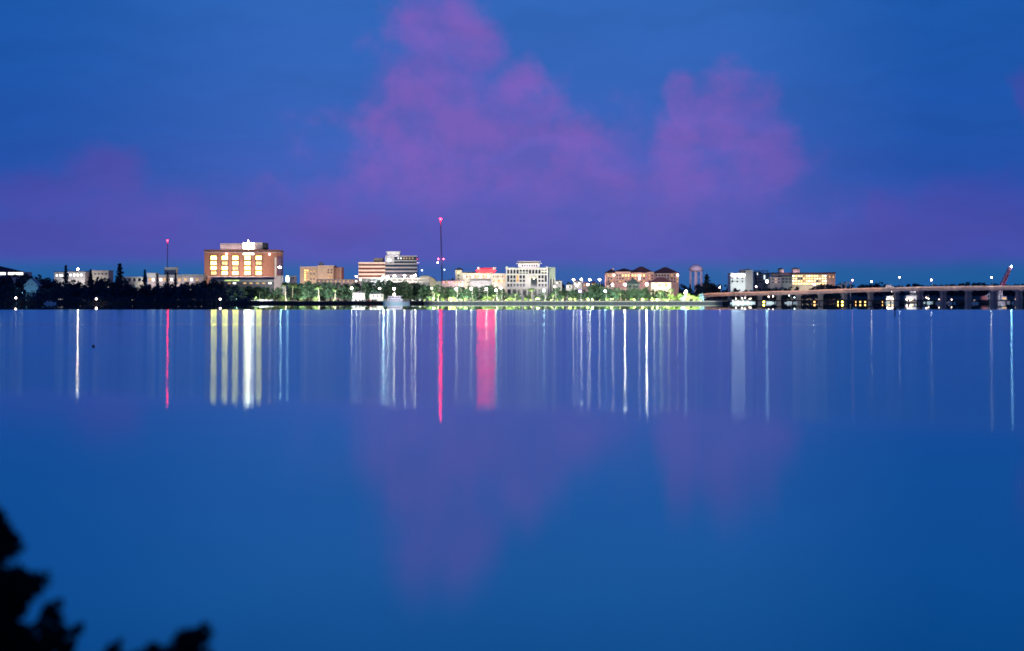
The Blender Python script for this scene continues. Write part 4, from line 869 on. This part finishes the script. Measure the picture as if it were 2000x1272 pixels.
m = MB()
for p in (749, 752, 755, 789, 793, 797, 800): m.tube((x(p), Y-1.6, z(589.4)), (x(p), Y-1.6, z(587)), .05, None, 4)
m.tube((x(748), Y-1.6, z(587)), (x(756), Y-1.6, z(587)), .05, None, 4); m.tube((x(788), Y-1.6, z(587)), (x(800), Y-1.6, z(587)), .05, None, 4); m.build('railing', steel_l, b)
bulb(b, 770, 575.3, Y-1, W_, 32, .6, 'deck_light')
area_light('yacht_fill', (x(774), Y-9, 9), (x(774), Y, 2.5), 10, 1, 1700, (1, .88, 1))  # area light added off the yacht to brighten its side
def small_boat(px, py, Y, L, label, mast_h=0, lights=(), cab=True, group='boats moored under the bridge'):
    e = thing('moored_boat', (X(px, Y), Y, 0), label, 'boat', group); cx = X(px, Y); q = []
    for t, hw, zt in ((-.5, .75, 1.), (-.2, 1.05, .95), (.2, 1., 1.1), (.42, .5, 1.35), (.5, .06, 1.5)): q += [(cx+t*L, Y-hw, zt), (cx+t*L*.94, Y-hw*.6, -.25), (cx+t*L*.94, Y+hw*.6, -.25), (cx+t*L, Y+hw, zt)]
    fs = []
    for i in range(4):
        for j in range(4): a, c = i*4+j, i*4+(j+1) % 4; fs.append((a, c, c+4, a+4))
    MB().add(q, fs+[(0,3,2,1), (16,17,18,19)]).build('hull', boat_w, e)
    if cab:
        MB().prism([(cx-.28*L, .9), (cx+.2*L, .9), (cx+.1*L, 2.5), (cx-.28*L, 2.6)], Y-.8, Y+.8).build('cabin', boat_w, e)
        MB().prism([(cx-.2*L, 1.6), (cx+.12*L, 1.6), (cx+.07*L, 2.3), (cx-.2*L, 2.35)], Y-.86, Y-.81).build('window', dglass, e)
    if mast_h: MB().tube((cx, Y, 1), (cx, Y, mast_h), .09, .05).tube((cx, Y, 2.4), (cx-.42*L, Y, 2.5), .07).build('mast', steel_l, e)
    for lx, lz, rgb, s in lights: MB().ball((cx+lx, Y-1, lz), .42, 8, 6).build('deck_light', glow('deck_%d%d%d_%g' % (rgb[0]*9, rgb[1]*9, rgb[2]*9, s), rgb, s), e)
    return e
small_boat(1437, 586, 1560, 11, 'white cabin boat at the left end of the marina', 9, [(0, 4.2, W_, 10)])
small_boat(1447, 586, 1562, 10, 'white sailing boat with lit deck beside the left marina boat', 11, [(1, 4.5, W_, 12)])
small_boat(1457, 586, 1561, 12, 'largest white cabin boat of the left marina row', 8, [(-1, 5, W_, 12), (3, 4, W_, 8)])
small_boat(1466, 586, 1563, 9, 'last white boat of the left marina row, before a pier', 0, [(0, 4.2, W_, 8)])
small_boat(1503, 586, 1565, 12, 'white boat with two lamps between the first two bridge piers', 7, [(-1, 6, W_, 16), (3, 6.2, W_, 20)])
small_boat(1545, 586, 1570, 12, 'tall-masted boat with blue-white lights left of the third pier', 12, [(-2, 7, C_, 14), (3, 5.2, C_, 12)])
small_boat(1836, 588, 1530, 9, 'white boat right of the purple-lit boathouse', 0, [(-1, 3.6, W_, 7)])
small_boat(1858, 588, 1530, 8, 'small boat with one lamp between the right-hand piers', 6, [(0, 3.4, W_, 10)])
small_boat(1905, 589, 1520, 8, 'small dim boat left of the drawbridge machinery', 0, [(-1, 2.8, W_, 5)])
small_boat(1985, 588, 1520, 8, 'small boat with two lamps at the right edge under the bridge', 5, [(-1, 3.8, W_, 8), (2, 2.6, PK, 8)])
small_boat(98, 592, 1485, 11, 'dim moored sailing boat at far left before the dark wood', 7, [], True, 'boats at the left bank')
area_light('marina_light', (X(1452, 1548), 1548, 9), (X(1452, 1562), 1562, 2), 22, 1, 5200, (1, .96, .95)); area_light('marina_light', (X(1522, 1552), 1552, 8), (X(1522, 1568), 1568, 2), 30, 1, 2200, (1, .95, 1))
# purple boathouse, houseboat, white yacht
Y = 1620; b = thing('boathouse', (X(1784, Y), Y, 0), 'white boathouse glowing purple at its right end under the bridge', 'boathouse')
MB().box(X(1771, Y), X(1794, Y), Y, Y+10, 1.2, Z(579, Y)).build('wall', white_w, b); MB().box(X(1794.2, Y), X(1803, Y), Y+.5, Y+10, 1.2, Z(574, Y)).build('wall', white_w, b, 'purple-lit end bay'); MB().prism([(X(1769, Y), Z(579, Y)+.05), (X(1794, Y), Z(579, Y)+.05), (X(1794, Y), Z(577.2, Y)), (X(1775, Y), Z(576, Y))], Y-1, Y+11).build('roof', grey_c, b)
MB().box(X(1770, Y), X(1804, Y), Y-1.5, Y+11, .3, 1.15).build('deck', wood, b)
for p in (1773, 1779, 1785): MB().box(X(p, Y), X(p+3, Y), Y-.15, Y-.02, 1.6, 4.).build('door', dglass if p != 1779 else amber_win, b)
MB().box(X(1795.5, Y), X(1802, Y), Y+.1, Y+.3, 2.6, Z(575.5, Y)).build('lit_glazing', glow('violet_panel', (.35, .2, 1.), 2.2), b)
for p in (1771, 1778): bulb(b, p, 585, Y-1.2, W_, 12, .45, 'wall_light')
area_light('floodlight', (X(1783, Y), Y-12, 5), (X(1784, Y), Y, 5), 16, 1, 1700, (1, .9, 1))
MB().box(X(1779, Y), X(1797, Y), Y+2, Y+8, Z(571.5, Y), Z(568.5, Y)).build('upper_storey', white_w, b); MB().box(X(1780, Y), X(1796, Y), Y+3, Y+7, Z(577.1, Y)-.3, Z(571.6, Y)).build('storey_core', grey_d, b)
MB().box(X(1788, Y), X(1796, Y), Y+1.7, Y+1.95, Z(571, Y), Z(569, Y)).build('lit_window', cool_win, b)
small_boat(1813, 589, 1590, 9, 'white covered sailing boat right of the purple boathouse', 9, [(0, 4, W_, 14), (-2, 5, W_, 12)])
area_light('marina_light', (X(1813, 1575), 1575, 7), (X(1813, 1590), 1590, 2.5), 6, 1, 1500, (1, .98, .95))
Y = 1585; b = thing('houseboat', (X(1738, Y), Y, 0), 'two-deck white houseboat with lit rails under the bridge left of a pier', 'houseboat')
MB().box(X(1729, Y), X(1747, Y), Y-2.5, Y+2.5, -.3, .9).build('hull', boat_w, b); MB().box(X(1730.5, Y), X(1746, Y), Y-1.8, Y+1.8, .95, 3.3).build('lower_cabin', boat_w, b); MB().box(X(1730, Y), X(1746.5, Y), Y-2.3, Y+2.3, 3.35, 3.6).build('upper_deck', boat_w, b)
MB().box(X(1732, Y), X(1744, Y), Y-1.5, Y+1.5, 3.65, 6.2).build('upper_cabin', boat_w, b); MB().box(X(1730, Y), X(1746.5, Y), Y-2.3, Y+2.3, 6.25, 6.5).build('roof', boat_w, b)
for i in range(4): MB().box(X(1732+i*3.4, Y), X(1734+i*3.4, Y), Y-1.9, Y-1.82, 1.5, 2.7).build('window', amber_win if i % 2 else dim_win, b); MB().box(X(1733+i*2.8, Y), X(1734.8+i*2.8, Y), Y-1.6, Y-1.52, 4.3, 5.5).build('window', cool_win if i < 2 else dim_win, b)
for p, q in ((1733, 568.5), (1741, 569), (1733, 584), (1743, 584)): bulb(b, p, q, Y-2.7, W_, 9, .4, 'deck_light')
area_light('marina_light', (X(1738, Y), Y-10, 8), (X(1738, Y), Y, 3.5), 8, 1, 900, (1, .95, .9))
# low rail trestle, with lit gaps behind
Y = 1500; b = thing('rail_trestle', (X(1700, Y), Y, 0), 'low dark timber rail trestle on many piles in front of the bridge', 'trestle')
MB().box(X(1478, Y), X(2330, Y), Y, Y+3.4, 2.2, 3.1).build('beam', wood, b)
k = 1479
while k < 2330:
    for dy in (.4, 2.9): MB().tube((X(k, Y), Y+dy, -1.5), (X(k, Y), Y+dy, 2.18), .34, .3, 7).build('pile', wood, b)
    k += 17.4
Y = 1506
for i, (p0, p1, mt, lb) in enumerate(((1589, 1593.5, amber_win, 'amber-lit dock hut behind the trestle below the yellow wing'), (1634, 1648, warm_win, 'dock hut with two pale lit windows behind the trestle'), (1669, 1696, amber_win, 'long dock hut with three amber windows behind the trestle'), (1721, 1728, amber_win, 'small amber-lit dock hut left of the houseboat'), (1490, 1495, warm_win, 'small hut with one yellow light at the trestle end'))):
    b = thing('dock_hut', (X((p0+p1)/2, Y), Y+2, 0), lb, 'hut', 'dock huts behind the trestle'); MB().box(X(p0, Y), X(p1, Y), Y+2, Y+5, .4, 3.9).build('wall', wood, b); MB().box(X(p0, Y)-.4, X(p1, Y)+.4, Y+1.6, Y+5.4, 3.92, 4.2).build('roof', roof_d, b); MB().box(X(p0, Y)-.3, X(p1, Y)+.3, Y+1.7, Y+5.3, -.6, .38).build('float', wood, b)
    q = p0 + 1.
    while q + 2.6 < p1 + 1.2: MB().box(X(q, Y), X(q+3, Y), Y+1.9, Y+1.97, .7, 2.1).build('window', mt, b); q += 9.5 if p1-p0 > 10 else 8
# raised rail drawbridge
Y = 1600; b = thing('drawbridge', (X(1955, Y), Y, 0), 'raised red lattice drawbridge leaf with steel machinery frame at the right', 'drawbridge')
def truss(mat, pa, pb, w, n, dy, r, name):
    m = MB(); a, c = at(*pa, Y), at(*pb, Y); d = (c-a); s = Vector((-d.z, 0, d.x)).normalized()*w
    for yy in (0, dy):
        o = Vector((0, yy, 0)); m.tube(a+s+o, c+s*.6+o, r); m.tube(a-s+o, c-s*.6+o, r)
        for i in range(n):
            p, q = a+d*(i/n), a+d*((i+1)/n); sg = 1 if i % 2 else -1; m.tube(p+s*sg*(1-.4*i/n)+o, q-s*sg*(1-.4*(i+1)/n)+o, r*.7, None, 5)
    for i in range(n+1): p = a+d*(i/n); m.tube(p+s*(1-.4*i/n), p+s*(1-.4*i/n)+Vector((0, dy, 0)), r*.6, None, 5)
    return m.build(name, mat, b)
truss(surf('mauve_steel', (.34, .08, .12), .6), (1957, 560), (1976, 520), 1.35, 9, 5, .34, 'raised_leaf')
m = MB(); a, c = at(1959, 559, Y+2), at(1977.5, 521, Y+2); s = Vector((.7, 0, 0)); m.add([a-s, a+s, c+s*.8, c-s*.8, a-s+Vector((0, .4, 0)), a+s+Vector((0, .4, 0)), c+s*.8+Vector((0, .4, 0)), c-s*.8+Vector((0, .4, 0))], [(0,1,2,3), (7,6,5,4), (0,4,5,1), (1,5,6,2), (2,6,7,3), (3,7,4,0)]).build('track_bed', surf('track_dark', (.05, .02, .05), .8), b)
bulb(b, 1975.8, 520.6, Y-1, (.45, .8, 1.), 60, .6, 'tip_light')
truss(steel_l, (1926, 583), (1958, 558), 1.6, 7, 5, .3, 'counterweight_arm')
truss(steel_l, (1953, 592), (1956, 559), 1.5, 7, 5, .32, 'support_tower'); truss(steel_l, (1938, 592), (1941, 571), 1.5, 5, 5, .3, 'support_tower')
MB().box(X(1917, Y), X(1928, Y), Y-.5, Y+5.5, Z(586, Y), Z(578.5, Y)).build('counterweight', surf('pink_concrete_dark', (.4, .14, .14)), b)
MB().box(X(1934, Y), X(1972, Y), Y-1, Y+7, -1.2, 1.6).build('pier', conc, b)
MB().box(X(1957, Y), X(1966, Y), Y-.5, Y+4, 1.65, 6.).build('cabin', grey_c, b); MB().box(X(1958, Y), X(1965, Y), Y-.7, Y-.55, 3.4, 5.).build('window', dim_win, b)
area_light('floodlight', (X(1945, Y), Y-14, 3), (X(1945, Y), Y, 8), 10, 1, 2300, (.95, .85, 1.)); area_light('floodlight', (X(1966, Y), Y-12, 9), (X(1968, Y), Y, 28), 4, 1, 2600, (1, .6, .8))
# things in the water
Y = 323; o = thing('mooring_buoy', (X(182.5, Y), Y, 0), 'small dark round buoy alone on the water at the left', 'buoy'); MB().ball((X(182.5, Y), Y, .1), .29, 14, 8).build('float', rubber, o, None, True); MB().tube((X(182.5, Y), Y, .36), (X(182.5, Y), Y, .5), .05).build('ring', rubber, o)
Y = 760; o = thing('channel_marker', (X(1748, Y), Y, 0), 'dark channel marker pile standing in the water at the right', 'marker'); MB().tube((X(1748, Y), Y, -1), (X(1748, Y), Y, 3.2), .24, .2, 9).build('pile', wood, o); MB().box(X(1748, Y)-.5, X(1748, Y)+.5, Y-.32, Y-.27, 2.3, 3.3).build('board', surf('board_dark', (.03, .05, .04)), o)

# ------------------------------------------------------------------ black foreground trees
def fg_tree(name, label, Y, trunk_px, clumps, limbs):
    e = thing(name, (X(trunk_px, Y), Y, 1), label, 'tree'); random.seed(len(clumps))
    m = MB(); t = MB(); x0 = X(trunk_px, Y); tops = min(c[1] for c in clumps); zt = Z(tops + 45, Y)
    t.tube((x0, Y+.2, .8), (x0+.05, Y+.1, zt*.6), .16, .11, 10); t.tube((x0+.05, Y+.1, zt*.6), (x0, Y, zt-.05), .11, .015, 8)
    for px, py, rx, ry in clumps:
        c = at(px, py + 10, Y); cy = Y + random.uniform(-.15, .15); k = max(40, int(rx*ry/5))
        for i in range(min(k, 520)):
            d = Vector((random.gauss(0,1), random.gauss(0,1), random.gauss(0,1))).normalized()*random.random()**.4
            m.card((c.x + d.x*rx/F*Y, cy + d.y*.16, c.z + d.z*ry/F*Y), random.uniform(.018, .042), .7)
        if limbs: t.tube((x0, Y+.05, max(1.2, c.z-.25)), (c.x, cy, c.z), .022, .006, 6)
    for i in range(36):      # lower crown, below the frame
        a = random.uniform(0, 6.28); r = random.uniform(.2, 1.1); z_ = random.uniform(4.2, max(4.5, zt-1.6)); t.tube((x0, Y, z_-.2), (x0+r*math.cos(a), Y+r*math.sin(a), z_), .03, .008, 5)
        for k in range(110):
            d = Vector((random.gauss(0,.16), random.gauss(0,.16), random.gauss(0,.11))); m.card((x0+r*math.cos(a)+d.x, Y+r*math.sin(a)+d.y, z_+d.z), random.uniform(.03, .06), .7)
    t.build('trunk', leaf_silhouette, e); m.build('crown', leaf_silhouette, e)
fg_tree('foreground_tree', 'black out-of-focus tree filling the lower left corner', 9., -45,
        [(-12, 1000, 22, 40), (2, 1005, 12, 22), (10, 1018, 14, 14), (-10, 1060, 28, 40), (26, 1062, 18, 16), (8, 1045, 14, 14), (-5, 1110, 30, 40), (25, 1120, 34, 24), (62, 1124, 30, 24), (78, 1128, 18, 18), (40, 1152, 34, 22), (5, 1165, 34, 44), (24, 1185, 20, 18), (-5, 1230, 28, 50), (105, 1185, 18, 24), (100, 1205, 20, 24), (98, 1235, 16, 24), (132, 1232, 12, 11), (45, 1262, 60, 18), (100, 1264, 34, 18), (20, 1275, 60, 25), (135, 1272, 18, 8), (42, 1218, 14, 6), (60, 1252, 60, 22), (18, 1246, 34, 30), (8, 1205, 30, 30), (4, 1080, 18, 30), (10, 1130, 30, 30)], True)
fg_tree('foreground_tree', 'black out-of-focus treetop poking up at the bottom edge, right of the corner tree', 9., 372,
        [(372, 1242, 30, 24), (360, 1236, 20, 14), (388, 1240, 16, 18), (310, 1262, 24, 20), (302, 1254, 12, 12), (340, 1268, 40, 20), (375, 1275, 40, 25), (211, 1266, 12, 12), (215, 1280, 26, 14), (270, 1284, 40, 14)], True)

# ------------------------------------------------------------------ sun just after setting, camera, render
sl = bpy.data.lights.new('sun', 'SUN'); sl.energy = .04; sl.angle = math.radians(12); sl.color = (.75, .7, 1.)
so = bpy.data.objects.new('sun', sl); col.objects.link(so)
d = Vector((math.sin(SUN_AZ)*math.cos(.25), math.cos(SUN_AZ)*math.cos(.25), math.sin(.25))); so.rotation_euler = (-d).to_track_quat('-Z', 'Y').to_euler(); so.location = (0, -50, 60)
cd = bpy.data.cameras.new('camera'); cam = bpy.data.objects.new('camera', cd); col.objects.link(cam); scene.camera = cam
cam.location = (0, 0, H); cam.rotation_euler = (math.radians(90), 0, 0)
cd.sensor_width = 36; cd.lens = 36*F/2000; cd.shift_y = -66/2000; cd.clip_start = .1; cd.clip_end = 30000
cd.dof.use_dof = True; cd.dof.focus_distance = 1550; cd.dof.aperture_fstop = .95
scene.view_settings.view_transform = 'Standard'; scene.view_settings.look = 'None'; scene.view_settings.exposure = 0
cy = scene.cycles; cy.use_denoising = True; cy.use_adaptive_sampling = False; cy.sample_clamp_indirect = 0; cy.sample_clamp_direct = 0; cy.max_bounces = 5; cy.diffuse_bounces = 2; cy.glossy_bounces = 3
cy.filter_width = 1.7; cy.caustics_reflective = False
try: cy.denoiser = 'OPENIMAGEDENOISE'
except Exception: pass
